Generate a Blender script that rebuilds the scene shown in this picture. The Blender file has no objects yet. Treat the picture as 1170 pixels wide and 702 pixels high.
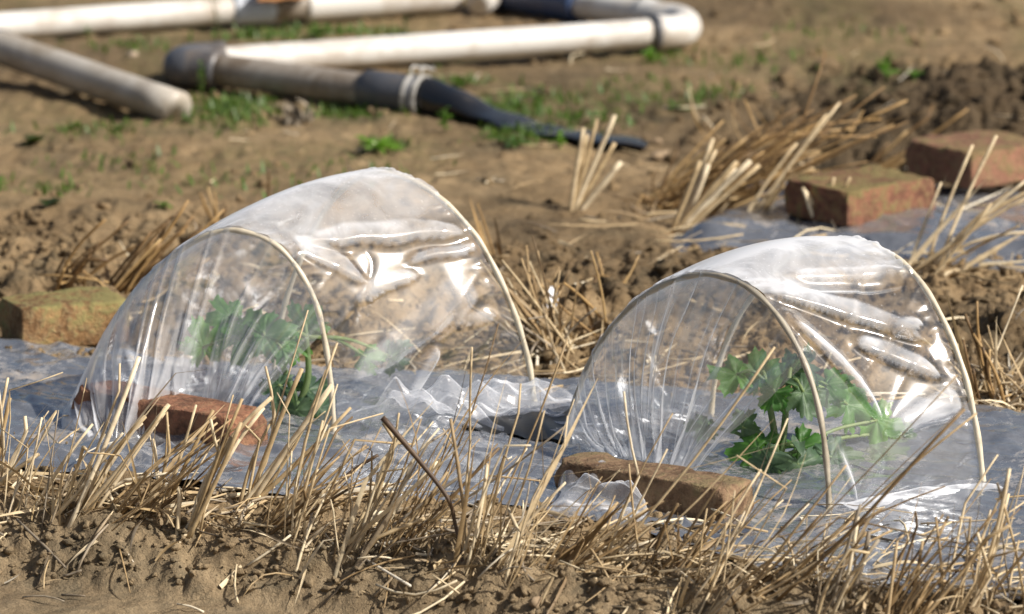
import bpy, bmesh, math, random
import numpy as np
from mathutils import Vector, Matrix

R = math.radians
random.seed(7)
RNG = np.random.default_rng(11)
scene = bpy.context.scene
col = scene.collection

# ------------------------------------------------------------------ camera
PITCH = R(12.0)
CAMH = 1.25
FPX = 6000.0            # focal length in photo pixels (1170 wide)
CAM = np.array([0.0, 0.0, CAMH])
FWD = np.array([0.0, math.cos(PITCH), -math.sin(PITCH)])
UP = np.array([0.0, math.sin(PITCH), math.cos(PITCH)])
RIGHT = np.array([1.0, 0.0, 0.0])

cam_d = bpy.data.cameras.new("camera")
cam_o = bpy.data.objects.new("camera", cam_d)
col.objects.link(cam_o)
cam_o.location = CAM
cam_o.rotation_euler = (math.pi / 2 - PITCH, 0, 0)
cam_d.sensor_width = 36.0
cam_d.lens = 36.0 * FPX / 1170.0
cam_d.clip_start = 0.05
cam_d.clip_end = 3000
cam_d.dof.use_dof = True
cam_d.dof.focus_distance = 5.12
cam_d.dof.aperture_fstop = 8.0
scene.camera = cam_o


def ray(px, py):
    d = FWD * FPX + RIGHT * (px - 585.0) + UP * (351.0 - py)
    return d / np.linalg.norm(d)


def at_z(px, py, z=0.0):
    d = ray(px, py)
    return CAM + d * ((z - CAMH) / d[2])


def at_y(px, py, y):
    d = ray(px, py)
    return CAM + d * (y / d[1])


def on_plane(px, py, p0, n):
    d = ray(px, py)
    return CAM + d * (np.dot(p0 - CAM, n) / np.dot(d, n))


# ------------------------------------------------------------------ noise
def _hash(ix, iy, seed):
    h = (ix.astype(np.int64) * 374761393 + iy.astype(np.int64) * 668265263 + seed * 1442695041) & 0xFFFFFFFF
    h = ((h ^ (h >> 13)) * 1274126177) & 0xFFFFFFFF
    h = h ^ (h >> 16)
    return (h & 0xFFFFFF) / float(0xFFFFFF)


def vnoise(x, y, seed=0):
    x = np.asarray(x, float); y = np.asarray(y, float)
    ix = np.floor(x); iy = np.floor(y)
    fx = x - ix; fy = y - iy
    fx = fx * fx * fx * (fx * (fx * 6 - 15) + 10)
    fy = fy * fy * fy * (fy * (fy * 6 - 15) + 10)
    a = _hash(ix, iy, seed); b = _hash(ix + 1, iy, seed)
    c = _hash(ix, iy + 1, seed); d = _hash(ix + 1, iy + 1, seed)
    return (a + (b - a) * fx) * (1 - fy) + (c + (d - c) * fx) * fy * 1.0


def snoise(x, y, seed=0):
    return vnoise(x, y, seed) * 2 - 1


def fbm(x, y, seed=0, octv=4, gain=0.5):
    s = 0; a = 1.0; t = 0
    for k in range(octv):
        s = s + a * snoise(x * 2 ** k + 13.1 * k, y * 2 ** k - 7.7 * k, seed + k * 17)
        t += a; a *= gain
    return s / t


def sstep(a, b, x):
    t = np.clip((x - a) / (b - a), 0, 1)
    return t * t * (3 - 2 * t)


# ------------------------------------------------------------------ bed frame
BU = np.array([0.956, -0.292]); BV = np.array([0.292, 0.956]); BO = np.array([0.0, 5.2])


def sw(x, y):
    return (x - BO[0]) * BU[0] + (y - BO[1]) * BU[1], (x - BO[0]) * BV[0] + (y - BO[1]) * BV[1]


def sw2xy(s, w):
    return BO[0] + s * BU[0] + w * BV[0], BO[1] + s * BU[1] + w * BV[1]


def bankw(s):
    return -0.405 - 0.085 * sstep(-0.1, 0.35, s)


def prof(s, w):
    bw = bankw(s)
    h = -0.052 * sstep(0, 0.085, bw - w)
    h = h - 0.02 * sstep(0.26, 0.32, w) * (1 - sstep(0.36, 0.44, w))
    h = h + (0.028 + 0.02 * snoise(s * 2.3, w * 0.7, 5)) * np.exp(-((w - 0.62) / 0.17) ** 2)
    rr = sstep(-0.25, 0.1, s)
    h = h + rr * 0.032 * np.exp(-((w - 2.1) / 0.22) ** 2)
    h = h - rr * 0.05 * np.exp(-((w - 1.66) / 0.09) ** 2)
    h = h + (0.012 * snoise(s * 1.7, w * 1.9, 3) + 0.007 * snoise(s * 6, w * 5, 4)) * sstep(0.9, 1.3, w)
    return h


def film_front(s):      # front edge of the near mulch film
    return -0.265 - 0.20 * sstep(0.1, 0.5, s) + 0.022 * snoise(s * 9, 0 * s, 21) + 0.008 * snoise(s * 33, 0 * s, 22)


def film_back(s):
    return 0.275 + 0.02 * snoise(s * 8, 0 * s + 4, 23) + 0.05 * np.exp(-((s - 0.0) / 0.12) ** 2)


F2_FRONT, F2_BACK, F2_S = 1.0, 1.58, -0.18


def film2_front(s):
    return F2_FRONT + 0.02 * snoise(s * 8, 0 * s, 31) + 0.10 * (1 - sstep(F2_S, F2_S + 0.12, s))


def film2_back(s):
    return F2_BACK + 0.025 * snoise(s * 7, 0 * s, 33) - 0.18 * (1 - sstep(F2_S, F2_S + 0.2, s))


def film_mask(s, w):
    e = 0.012
    m1 = sstep(film_front(s) - e, film_front(s) + e, w) * (1 - sstep(film_back(s) - e, film_back(s) + e, w))
    m2 = sstep(film2_front(s) - e, film2_front(s) + e, w) * (1 - sstep(film2_back(s) - e, film2_back(s) + e, w)) * sstep(F2_S, F2_S + 0.09, s + 0.05 * snoise(w * 11, s * 3, 34))
    return np.maximum(m1, m2)


# ------------------------------------------------------------------ ground grid
def axis(parts):
    out = []
    for a, b, st in parts:
        out.append(np.arange(a, b - st * 0.5, st))
    return np.concatenate(out)


gx = np.concatenate([[-800, -200, -60, -20, -8, -4, -2.5, -1.8, -1.4, -1.15], np.arange(-0.95, 0.951, 0.0034), [1.15, 1.4, 1.8, 2.5, 4, 8, 20, 60, 200, 800]])
gy = np.concatenate([[-800, -200, -50, -10, -2, 1, 2.5, 3.4, 3.9], axis([(4.2, 5.1, 0.0026), (5.1, 6.1, 0.0042), (6.1, 7.2, 0.007), (7.2, 9.2, 0.013)]), [9.3, 9.6, 10, 11, 13, 17, 25, 50, 120, 300, 800, 1500]])
GX, GY = np.meshgrid(gx, gy)
S, W = sw(GX, GY)
near = (np.abs(GX) < 1.0) & (GY > 4.1) & (GY < 9.3)
H = prof(S, W)
FM = film_mask(S, W)

bw = bankw(S)
zone_bank = sstep(0.0, 0.05, bw - W + 0.06) * (1 - sstep(0.055, 0.08, bw - W))
zone_straw = sstep(0.02, 0.06, W - bw) * (1 - sstep(-0.26, -0.2, W))
zone_ridge = sstep(0.30, 0.42, W) * (1 - sstep(0.85, 1.15, W))
zone_mound = sstep(1.60, 1.8, W) * (1 - sstep(2.3, 2.6, W)) * sstep(-0.35, -0.05, S)
rough = 0.22 + 0.22 * sstep(0.9, 1.2, W) + 0.8 * zone_bank + 0.7 * zone_straw + 1.0 * zone_ridge + 1.2 * zone_mound
rough = rough * (1 - FM)
def billow(x, y, seed):
    return np.abs(snoise(x, y, seed)) * 2 - 1


H = H + rough * (0.011 * fbm(GX * 13, GY * 11, 41, 3) + 0.0075 * (0.6 * billow(GX * 34, GY * 30, 42) + 0.5 * snoise(GX * 47 + 3, GY * 41, 43)) * vnoise(GX * 7, GY * 7, 44) * 1.9
                 + 0.0058 * fbm(GX * 95, GY * 85, 47, 3, 0.75))
H = H + (1 - FM) * 0.0016 * fbm(GX * 60, GY * 40, 53, 3)

# clods stamped into the height field
def stamp(n, smin, smax, wmin, wmax, rmin, rmax, power=2.5, hk=0.8, cond=None):
    global H
    for _ in range(n):
        s = RNG.uniform(smin, smax); w = RNG.uniform(wmin, wmax)
        if cond is not None and not cond(s, w):
            continue
        x, y = sw2xy(s, w)
        if abs(x) > 0.93 or y < 4.25 or y > 9.1:
            continue
        r = rmin + (rmax - rmin) * RNG.random() ** power
        i0, i1 = np.searchsorted(gx, [x - r * 1.4, x + r * 1.4]); j0, j1 = np.searchsorted(gy, [y - r * 1.4, y + r * 1.4])
        if i1 - i0 < 2 or j1 - j0 < 2:
            continue
        xx = GX[j0:j1, i0:i1] - x; yy = GY[j0:j1, i0:i1] - y
        a = RNG.uniform(0, math.pi); k = RNG.uniform(0.7, 1.35)
        u = (xx * math.cos(a) + yy * math.sin(a)) / (r * k); v = (-xx * math.sin(a) + yy * math.cos(a)) * k / r
        seed = int(RNG.integers(0, 9999))
        d = np.sqrt(u * u + v * v) * (1 + 0.35 * snoise(u * 1.8 + 5, v * 1.8 + 9, seed))
        b = np.clip(1 - d ** 2.6, 0, 1) ** 0.55 * r * hk * RNG.uniform(0.6, 1.1)
        b = b * (1 + 0.25 * snoise(u * 3, v * 3, seed + 1)) * (1 - FM[j0:j1, i0:i1])
        H[j0:j1, i0:i1] += b


stamp(600, -0.8, 0.85, -0.54, -0.36, 0.003, 0.013, 3.0, 0.6, lambda s, w: w > float(bankw(s)) - 0.06)
stamp(300, -0.8, 0.85, -0.46, -0.24, 0.003, 0.009, 3.0, 0.6)
stamp(1200, -1.0, 0.9, 0.30, 1.0, 0.004, 0.014, 3.2, 0.6)
stamp(90, -0.25, 0.4, 0.38, 0.85, 0.012, 0.026, 2.0, 0.55)
stamp(420, -0.4, 1.1, 1.6, 2.5, 0.005, 0.022, 2.4, 0.6)
stamp(900, -1.3, 0.9, 1.0, 3.6, 0.003, 0.010, 3.5, 0.5)
# soil pulled over the film edges
H = H + near * 0.010 * (1 - FM) * (np.exp(-((W - film_front(S)) / 0.05) ** 2) + np.exp(-((W - film_back(S)) / 0.05) ** 2))
H = H + near * 0.008 * (1 - FM) * (np.exp(-((W - film2_front(S)) / 0.06) ** 2) + np.exp(-((S - F2_S) / 0.07) ** 2) * sstep(0.95, 1.1, W) * (1 - sstep(1.5, 1.65, W)))
H = H - FM * 0.014

NX, NY = len(gx), len(gy)


def ground_z(x, y):
    i = int(np.clip(np.searchsorted(gx, x) - 1, 0, NX - 2)); j = int(np.clip(np.searchsorted(gy, y) - 1, 0, NY - 2))
    fx = (x - gx[i]) / (gx[i + 1] - gx[i]); fy = (y - gy[j]) / (gy[j + 1] - gy[j])
    return (H[j, i] * (1 - fx) + H[j, i + 1] * fx) * (1 - fy) + (H[j + 1, i] * (1 - fx) + H[j + 1, i + 1] * fx) * fy


def surf_z(x, y):
    s, w = sw(x, y)
    g = ground_z(x, y)
    if film_mask(np.array(s), np.array(w)) > 0.5:
        return max(g, float(prof(np.array(s), np.array(w))))
    return g


def gpt(px, py):
    """point on the ground seen at that pixel of the photograph"""
    d = ray(px, py)
    t0 = (0.15 - CAMH) / d[2]; t1 = (-0.2 - CAMH) / d[2]
    p = None
    for t in np.linspace(t0, t1, 160):
        p = CAM + d * t
        if p[2] <= surf_z(p[0], p[1]):
            break
    p[2] = surf_z(p[0], p[1])
    return p


# ------------------------------------------------------------------ object helpers
def tag(o, label, cat, group=None, kind=None):
    if label: o["label"] = label
    if cat: o["category"] = cat
    if group: o["group"] = group
    if kind: o["kind"] = kind
    return o


def empty(name, loc):
    o = bpy.data.objects.new(name, None)
    o.empty_display_size = 0.05
    o.location = loc
    col.objects.link(o)
    return o


ORIGIN = {}


class MB:
    def __init__(self):
        self.v = []; self.f = []; self.m = []

    def add(self, verts, faces, mi=0):
        b = len(self.v)
        self.v.extend([tuple(map(float, p)) for p in verts])
        for f in faces:
            self.f.append(tuple(b + i for i in f)); self.m.append(mi)

    def tube(self, pts, radii, sides=8, cap=True, mi=0, ell=None):
        pts = [np.asarray(p, float) for p in pts]
        n = len(pts)
        if np.isscalar(radii): radii = [radii] * n
        rings = []
        ref = None
        for i in range(n):
            t = pts[min(i + 1, n - 1)] - pts[max(i - 1, 0)]
            t = t / (np.linalg.norm(t) + 1e-12)
            if ref is None:
                ref = np.array([0, 0, 1.0]) if abs(t[2]) < 0.9 else np.array([1.0, 0, 0])
            a = np.cross(t, ref); a /= np.linalg.norm(a) + 1e-12
            b = np.cross(a, t)
            ref = b
            ea, eb = (1, 1) if ell is None else ell[i]
            rings.append([pts[i] + radii[i] * (ea * a * math.cos(2 * math.pi * k / sides) + eb * b * math.sin(2 * math.pi * k / sides)) for k in range(sides)])
        vs = [p for r in rings for p in r]
        fs = []
        for i in range(n - 1):
            for k in range(sides):
                k2 = (k + 1) % sides
                fs.append((i * sides + k, i * sides + k2, (i + 1) * sides + k2, (i + 1) * sides + k))
        if cap:
            fs.append(tuple(range(sides - 1, -1, -1)))
            fs.append(tuple((n - 1) * sides + k for k in range(sides)))
        self.add(vs, fs, mi)

    def grid(self, P, mi=0):
        """P: array (n,m,3)"""
        n, m, _ = P.shape
        fs = [(i * m + j, i * m + j + 1, (i + 1) * m + j + 1, (i + 1) * m + j) for i in range(n - 1) for j in range(m - 1)]
        self.add(P.reshape(-1, 3), fs, mi)

    def build(self, name, mats, parent=None, smooth=True, origin=None):
        if origin is None:
            if parent is not None:
                origin = ORIGIN[parent.name]
            else:
                origin = np.array(self.v).mean(axis=0)
        origin = np.asarray(origin, float)
        me = bpy.data.meshes.new(name)
        vv = (np.array(self.v) - origin)
        me.from_pydata(vv.tolist(), [], self.f)
        if not isinstance(mats, (list, tuple)): mats = [mats]
        for m in mats: me.materials.append(m)
        if len(mats) > 1:
            me.polygons.foreach_set("material_index", self.m)
        if smooth:
            me.polygons.foreach_set("use_smooth", [True] * len(me.polygons))
        me.update()
        o = bpy.data.objects.new(name, me)
        col.objects.link(o)
        if parent is not None:
            o.parent = parent
        else:
            o.location = origin
        ORIGIN[o.name] = origin
        return o


def root(name, loc, label, cat, group=None):
    o = empty(name, loc)
    ORIGIN[o.name] = np.asarray(loc, float)
    return tag(o, label, cat, group)


def catmull(pts, n):
    P = np.array(pts, float)
    P = np.vstack([2 * P[0] - P[1], P, 2 * P[-1] - P[-2]])
    out = []
    for i in range(1, len(P) - 2):
        for t in np.linspace(0, 1, 24, endpoint=False):
            a, b, c, d = P[i - 1], P[i], P[i + 1], P[i + 2]
            out.append(0.5 * ((2 * b) + (c - a) * t + (2 * a - 5 * b + 4 * c - d) * t ** 2 + (3 * b - a - 3 * c + d) * t ** 3))
    out.append(P[-2])
    out = np.array(out)
    L = np.concatenate([[0], np.cumsum(np.linalg.norm(np.diff(out, axis=0), axis=1))])
    q = np.linspace(0, L[-1], n)
    return np.stack([np.interp(q, L, out[:, k]) for k in range(out.shape[1])], axis=1)


# ------------------------------------------------------------------ materials
def mat(name):
    m = bpy.data.materials.new(name)
    m.use_nodes = True
    nt = m.node_tree
    for n in list(nt.nodes): nt.nodes.remove(n)
    out = nt.nodes.new("ShaderNodeOutputMaterial")
    return m, nt, out


def N(nt, typ, **kw):
    n = nt.nodes.new(typ)
    for k, v in kw.items():
        if k.startswith("i_"):
            n.inputs[k[2:].replace("_", " ")].default_value = v
        else:
            setattr(n, k, v)
    return n


def L(nt, a, b):
    nt.links.new(a, b)


def coords(nt, scale=(1, 1, 1), which="Object"):
    tc = N(nt, "ShaderNodeTexCoord")
    mp = N(nt, "ShaderNodeMapping")
    mp.inputs["Scale"].default_value = scale
    L(nt, tc.outputs[which], mp.inputs["Vector"])
    return mp.outputs["Vector"]


def noise(nt, vec, scale, detail=4, rough=0.55, dist=0.0):
    n = N(nt, "ShaderNodeTexNoise")
    n.inputs["Scale"].default_value = scale; n.inputs["Detail"].default_value = detail
    n.inputs["Roughness"].default_value = rough; n.inputs["Distortion"].default_value = dist
    L(nt, vec, n.inputs["Vector"])
    return n.outputs["Fac"]


def ramp(nt, fac, stops, interp="LINEAR"):
    r = N(nt, "ShaderNodeValToRGB")
    r.color_ramp.interpolation = interp
    el = r.color_ramp.elements
    while len(el) > 1: el.remove(el[-1])
    for i, (p, c) in enumerate(stops):
        e = el[0] if i == 0 else el.new(p)
        e.position = p
        c = c if isinstance(c, (tuple, list)) else (c, c, c)
        e.color = (c[0], c[1], c[2], 1)
    L(nt, fac, r.inputs["Fac"])
    return r.outputs["Color"]


def mix(nt, fac, a, b, mode="MIX"):
    m = N(nt, "ShaderNodeMix", data_type="RGBA", blend_type=mode)
    for sock, val in ((m.inputs[0], fac), (m.inputs[6], a), (m.inputs[7], b)):
        if isinstance(val, bpy.types.NodeSocket): L(nt, val, sock)
        elif isinstance(val, (int, float)): sock.default_value = val
        else: sock.default_value = (*val, 1)
    return m.outputs[2]


def math_(nt, op, a, b=None):
    m = N(nt, "ShaderNodeMath", operation=op)
    for i, val in enumerate((a, b)):
        if val is None: continue
        if isinstance(val, bpy.types.NodeSocket): L(nt, val, m.inputs[i])
        else: m.inputs[i].default_value = val
    return m.outputs[0]


def bump(nt, h, strength, dist, normal=None):
    b = N(nt, "ShaderNodeBump")
    b.inputs["Strength"].default_value = strength; b.inputs["Distance"].default_value = dist
    L(nt, h, b.inputs["Height"])
    if normal is not None: L(nt, normal, b.inputs["Normal"])
    return b.outputs["Normal"]


def principled(nt, out, color, rough=0.6, metal=0.0, normal=None, spec=0.5, **kw):
    p = N(nt, "ShaderNodeBsdfPrincipled")
    for sock, val in (("Base Color", color), ("Roughness", rough), ("Metallic", metal), ("Specular IOR Level", spec)):
        if isinstance(val, bpy.types.NodeSocket): L(nt, val, p.inputs[sock])
        elif isinstance(val, (int, float)): p.inputs[sock].default_value = val
        else: p.inputs[sock].default_value = (*val, 1)
    for k, v in kw.items(): p.inputs[k].default_value = v
    if normal is not None: L(nt, normal, p.inputs["Normal"])
    L(nt, p.outputs[0], out.inputs["Surface"])
    return p


def soil_material():
    m, nt, out = mat("sandy_soil")
    v = coords(nt, which="Generated")
    geo = N(nt, "ShaderNodeNewGeometry")
    v = geo.outputs["Position"]
    big = noise(nt, v, 3.2, 5, 0.6, 0.4)
    mid = noise(nt, v, 24, 5, 0.65, 0.3)
    fine = noise(nt, v, 240, 3, 0.7)
    c1 = ramp(nt, mid, [(0.28, (0.175, 0.113, 0.056)), (0.5, (0.325, 0.222, 0.115)), (0.72, (0.44, 0.315, 0.175))])
    c2 = ramp(nt, big, [(0.30, (0.185, 0.118, 0.06)), (0.55, (0.33, 0.227, 0.12)), (0.75, (0.45, 0.325, 0.185))])
    c = mix(nt, 0.55, c2, c1)
    pat = ramp(nt, noise(nt, v, 11, 6, 0.7, 0.8), [(0.50, 0.0), (0.66, 1.0)])
    c = mix(nt, math_(nt, 'MULTIPLY', pat, 0.7), c, (0.155, 0.12, 0.07))
    c = mix(nt, 0.55, c, ramp(nt, fine, [(0.25, 0.45), (0.5, 0.95), (0.75, 1.35)]), "MULTIPLY")
    at = N(nt, "ShaderNodeAttribute", attribute_name="damp_shade")  # darkens the soil for moisture and for painted shade
    c = mix(nt, math_(nt, "MULTIPLY", at.outputs["Fac"], 0.9), c, mix(nt, 1.0, c, (0.22, 0.23, 0.27), "MULTIPLY"))
    ag = N(nt, "ShaderNodeAttribute", attribute_name="grey")
    c = mix(nt, ag.outputs["Fac"], c, mix(nt, 1.0, c, (1.16, 1.23, 1.34), "MULTIPLY"))
    am = N(nt, "ShaderNodeAttribute", attribute_name="moss")
    gm = math_(nt, "MULTIPLY", am.outputs["Fac"], ramp(nt, noise(nt, v, 55, 4, 0.7), [(0.40, 0.0), (0.60, 1.0)]))
    c = mix(nt, math_(nt, "MULTIPLY", gm, 0.8), c, (0.10, 0.125, 0.035))
    nb = bump(nt, noise(nt, v, 130, 5, 0.75), 0.75, 0.006)
    nb = bump(nt, fine, 0.6, 0.003, nb)
    c = mix(nt, 1.0, c, (0.86, 0.875, 0.90), "MULTIPLY")
    principled(nt, out, c, 0.95, 0.0, nb, 0.15)
    return m


def film_material():
    """thin clear polythene: mirror-like at grazing angles, clear when seen square on"""
    m, nt, out = mat("clear_plastic_film")
    v = coords(nt)
    lw = N(nt, "ShaderNodeLayerWeight"); lw.inputs["Blend"].default_value = 0.5
    nb = bump(nt, noise(nt, v, 34, 3, 0.5, 0.4), 0.07, 0.004)
    L(nt, nb, lw.inputs["Normal"])
    f = math_(nt, "POWER", lw.outputs["Facing"], 3.2)
    f = math_(nt, "ADD", math_(nt, "MULTIPLY", f, 0.88), 0.10)
    tr = N(nt, "ShaderNodeBsdfTransparent"); tr.inputs["Color"].default_value = (0.965, 0.97, 0.975, 1)
    gl = N(nt, "ShaderNodeBsdfGlossy"); gl.inputs["Roughness"].default_value = 0.07
    gl.inputs["Color"].default_value = (0.98, 0.99, 1, 1)
    L(nt, nb, gl.inputs["Normal"])
    g2 = N(nt, "ShaderNodeBsdfGlossy"); g2.inputs["Roughness"].default_value = 0.2
    g2.inputs["Color"].default_value = (0.98, 0.99, 1, 1)
    mg = N(nt, "ShaderNodeMixShader"); mg.inputs[0].default_value = 0.16
    L(nt, gl.outputs[0], mg.inputs[1]); L(nt, g2.outputs[0], mg.inputs[2])
    ms = N(nt, "ShaderNodeMixShader"); L(nt, f, ms.inputs[0]); L(nt, tr.outputs[0], ms.inputs[1]); L(nt, mg.outputs[0], ms.inputs[2])
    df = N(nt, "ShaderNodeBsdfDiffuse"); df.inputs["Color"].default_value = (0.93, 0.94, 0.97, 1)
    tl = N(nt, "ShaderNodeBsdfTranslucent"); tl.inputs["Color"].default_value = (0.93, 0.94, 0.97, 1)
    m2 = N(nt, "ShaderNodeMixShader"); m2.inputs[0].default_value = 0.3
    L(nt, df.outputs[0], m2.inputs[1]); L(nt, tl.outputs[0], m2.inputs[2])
    at = N(nt, "ShaderNodeAttribute", attribute_name="haze_glare")  # film haze together with painted sky reflections
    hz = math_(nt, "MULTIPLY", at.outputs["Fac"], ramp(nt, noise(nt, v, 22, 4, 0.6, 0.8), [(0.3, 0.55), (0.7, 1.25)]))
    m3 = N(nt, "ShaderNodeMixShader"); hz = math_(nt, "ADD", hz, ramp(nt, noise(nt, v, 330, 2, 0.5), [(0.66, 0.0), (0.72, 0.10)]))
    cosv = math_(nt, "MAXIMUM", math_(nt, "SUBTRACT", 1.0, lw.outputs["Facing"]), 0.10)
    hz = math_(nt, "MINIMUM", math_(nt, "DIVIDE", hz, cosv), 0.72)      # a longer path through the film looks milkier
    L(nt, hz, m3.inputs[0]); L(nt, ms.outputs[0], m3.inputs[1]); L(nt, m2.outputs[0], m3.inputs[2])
    L(nt, m3.outputs[0], out.inputs["Surface"])
    return m


def mulch_material():
    m, nt, out = mat("silver_mulch_film")
    geo = N(nt, "ShaderNodeNewGeometry"); v = geo.outputs["Position"]
    n1 = noise(nt, v, 9, 6, 0.7, 0.9)
    n2 = noise(nt, v, 110, 5, 0.75)
    dirt = ramp(nt, math_(nt, "ADD", math_(nt, "MULTIPLY", n1, 0.7), math_(nt, "MULTIPLY", n2, 0.35)), [(0.555, 0.0), (0.66, 1.0)])
    c = mix(nt, math_(nt, "MULTIPLY", dirt, 0.6), ramp(nt, n2, [(0.3, (0.31, 0.32, 0.34)), (0.7, (0.46, 0.47, 0.49))]), (0.30, 0.22, 0.14))
    c = mix(nt, geo.outputs["Backfacing"], c, (0.012, 0.012, 0.014))
    rg = ramp(nt, dirt, [(0, 0.16), (1, 0.6)])
    p = principled(nt, out, c, rg, 0.0, bump(nt, noise(nt, v, 120, 3, 0.6), 0.15, 0.003), 0.5)
    L(nt, math_(nt, "MULTIPLY", math_(nt, "SUBTRACT", 1.0, dirt), 0.7), p.inputs["Metallic"])
    return m


def straw_material(name, stops, rough=0.55):
    m, nt, out = mat(name)
    geo = N(nt, "ShaderNodeNewGeometry")
    c = ramp(nt, geo.outputs["Random Per Island"], stops)
    v = coords(nt)
    n = noise(nt, v, 90, 3, 0.6)
    c = mix(nt, 0.7, c, ramp(nt, n, [(0.3, (0.55, 0.5, 0.45)), (0.6, (1.05, 1.05, 1.05))]), "MULTIPLY")
    principled(nt, out, c, rough, 0, None, 0.35)
    return m


def leaf_material(name, c1, c2):
    m, nt, out = mat(name)
    v = coords(nt)
    n = noise(nt, v, 45, 4, 0.6)
    c = ramp(nt, n, [(0.3, c1), (0.7, c2)])
    oi = N(nt, 'ShaderNodeObjectInfo')
    c = mix(nt, 1.0, c, ramp(nt, oi.outputs['Random'], [(0, (0.75, 0.8, 0.8)), (1, (1.3, 1.2, 1.0))]), 'MULTIPLY')
    av = N(nt, 'ShaderNodeAttribute', attribute_name='vein')
    c = mix(nt, math_(nt, 'MULTIPLY', av.outputs['Fac'], 0.55), c, (0.22, 0.34, 0.16))
    p = N(nt, "ShaderNodeBsdfPrincipled"); p.inputs["Roughness"].default_value = 0.5
    L(nt, c, p.inputs["Base Color"])
    L(nt, bump(nt, noise(nt, v, 160, 3, 0.6), 0.3, 0.002), p.inputs["Normal"])
    t = N(nt, "ShaderNodeBsdfTranslucent")
    L(nt, mix(nt, 1.0, c, (1.5, 1.6, 0.8), "MULTIPLY"), t.inputs["Color"])
    ms = N(nt, "ShaderNodeMixShader"); ms.inputs[0].default_value = 0.35
    L(nt, p.outputs[0], ms.inputs[1]); L(nt, t.outputs[0], ms.inputs[2])
    L(nt, ms.outputs[0], out.inputs["Surface"])
    return m


def brick_material(name, base, dark, moss_amt, moss=(0.13, 0.13, 0.05), dirt=(0.33, 0.25, 0.14)):
    m, nt, out = mat(name)
    v = coords(nt)
    geo = N(nt, "ShaderNodeNewGeometry")
    sx = N(nt, "ShaderNodeSeparateXYZ"); L(nt, geo.outputs["Normal"], sx.inputs[0])
    n1 = noise(nt, v, 22, 5, 0.65, 0.5); n2 = noise(nt, v, 90, 4, 0.7)
    c = ramp(nt, math_(nt, 'ADD', math_(nt, 'MULTIPLY', n1, 0.65), math_(nt, 'MULTIPLY', noise(nt, v, 130, 5, 0.75), 0.35)), [(0.36, tuple(k * 0.55 for k in dark)), (0.46, dark), (0.58, base)])
    c = mix(nt, ramp(nt, n2, [(0.45, 0.0), (0.7, 0.7)]), c, dirt)
    mm = math_(nt, "ADD", n1, math_(nt, "MULTIPLY", math_(nt, "MAXIMUM", sx.outputs["Z"], 0.0), 0.12))
    mk = ramp(nt, math_(nt, "ADD", math_(nt, "MULTIPLY", mm, 0.6), math_(nt, "MULTIPLY", n2, 0.4)), [(0.62 - 0.25 * moss_amt, 0.0), (0.72 - 0.25 * moss_amt, 1.0)])
    c = mix(nt, math_(nt, "MULTIPLY", mk, min(1.0, 0.3 + moss_amt)), c, moss)
    nb = bump(nt, n2, 0.9, 0.006)
    nb = bump(nt, noise(nt, v, 320, 3, 0.7), 0.4, 0.002, nb)
    principled(nt, out, c, 0.9, 0, nb, 0.2)
    return m


def plain(name, color, rough=0.5, dirt=None, dscale=14, damt=0.5, metal=0.0, spec=0.5, lo=0.5, hi=0.7):
    m, nt, out = mat(name)
    v = coords(nt)
    c = color
    if dirt is not None:
        c = mix(nt, math_(nt, "MULTIPLY", ramp(nt, noise(nt, v, dscale, 6, 0.65, 0.5), [(lo, 0.0), (hi, 1.0)]), damt), color, dirt)
    nb = bump(nt, noise(nt, v, 150, 3, 0.6), 0.12, 0.002)
    principled(nt, out, c, rough, metal, nb, spec)
    return m


M_SOIL = soil_material()
M_FILM = film_material()
M_MULCH = mulch_material()
M_PALE = straw_material("pale_straw", [(0.0, (0.42, 0.30, 0.15)), (0.4, (0.64, 0.50, 0.30)), (0.75, (0.74, 0.61, 0.40)), (1, (0.80, 0.69, 0.50))])
M_GOLD = straw_material("golden_straw", [(0.0, (0.17, 0.13, 0.085)), (0.15, (0.34, 0.29, 0.22)), (0.3, (0.38, 0.27, 0.14)), (0.6, (0.60, 0.47, 0.28)), (0.85, (0.76, 0.65, 0.45)), (1, (0.62, 0.57, 0.47))])
M_BROWN = straw_material("brown_straw", [(0.0, (0.10, 0.058, 0.024)), (0.4, (0.25, 0.15, 0.06)), (0.75, (0.42, 0.27, 0.11)), (1, (0.56, 0.40, 0.20))])
M_TAN = straw_material("tan_straw", [(0.0, (0.12, 0.075, 0.035)), (0.35, (0.27, 0.18, 0.085)), (0.7, (0.45, 0.32, 0.165)), (1, (0.66, 0.53, 0.34))])
M_DARK = straw_material("dark_stalk", [(0.0, (0.06, 0.035, 0.02)), (0.6, (0.14, 0.085, 0.04)), (1, (0.24, 0.15, 0.07))])
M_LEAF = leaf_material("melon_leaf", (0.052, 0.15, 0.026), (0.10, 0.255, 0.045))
M_LEAF2 = leaf_material("shaded_leaf", (0.05, 0.10, 0.06), (0.10, 0.17, 0.10))  # darker leaf copy with shade put into its colour
M_STEM = leaf_material("green_stem", (0.17, 0.25, 0.11), (0.24, 0.33, 0.16))
M_WEED = leaf_material("weed_leaf", (0.05, 0.10, 0.02), (0.12, 0.20, 0.045))
M_WEEDB = leaf_material("bright_weed_leaf", (0.09, 0.20, 0.02), (0.17, 0.32, 0.05))
M_WEEDD = leaf_material("dull_weed_leaf", (0.035, 0.055, 0.022), (0.08, 0.105, 0.04))
M_BMOSS = brick_material("mossy_brick", (0.36, 0.22, 0.10), (0.18, 0.10, 0.045), 0.5, (0.20, 0.19, 0.07))
M_BORANGE = brick_material("orange_brick", (0.30, 0.135, 0.078), (0.12, 0.06, 0.038), 0.05, (0.16, 0.13, 0.07), (0.32, 0.18, 0.10))
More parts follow.
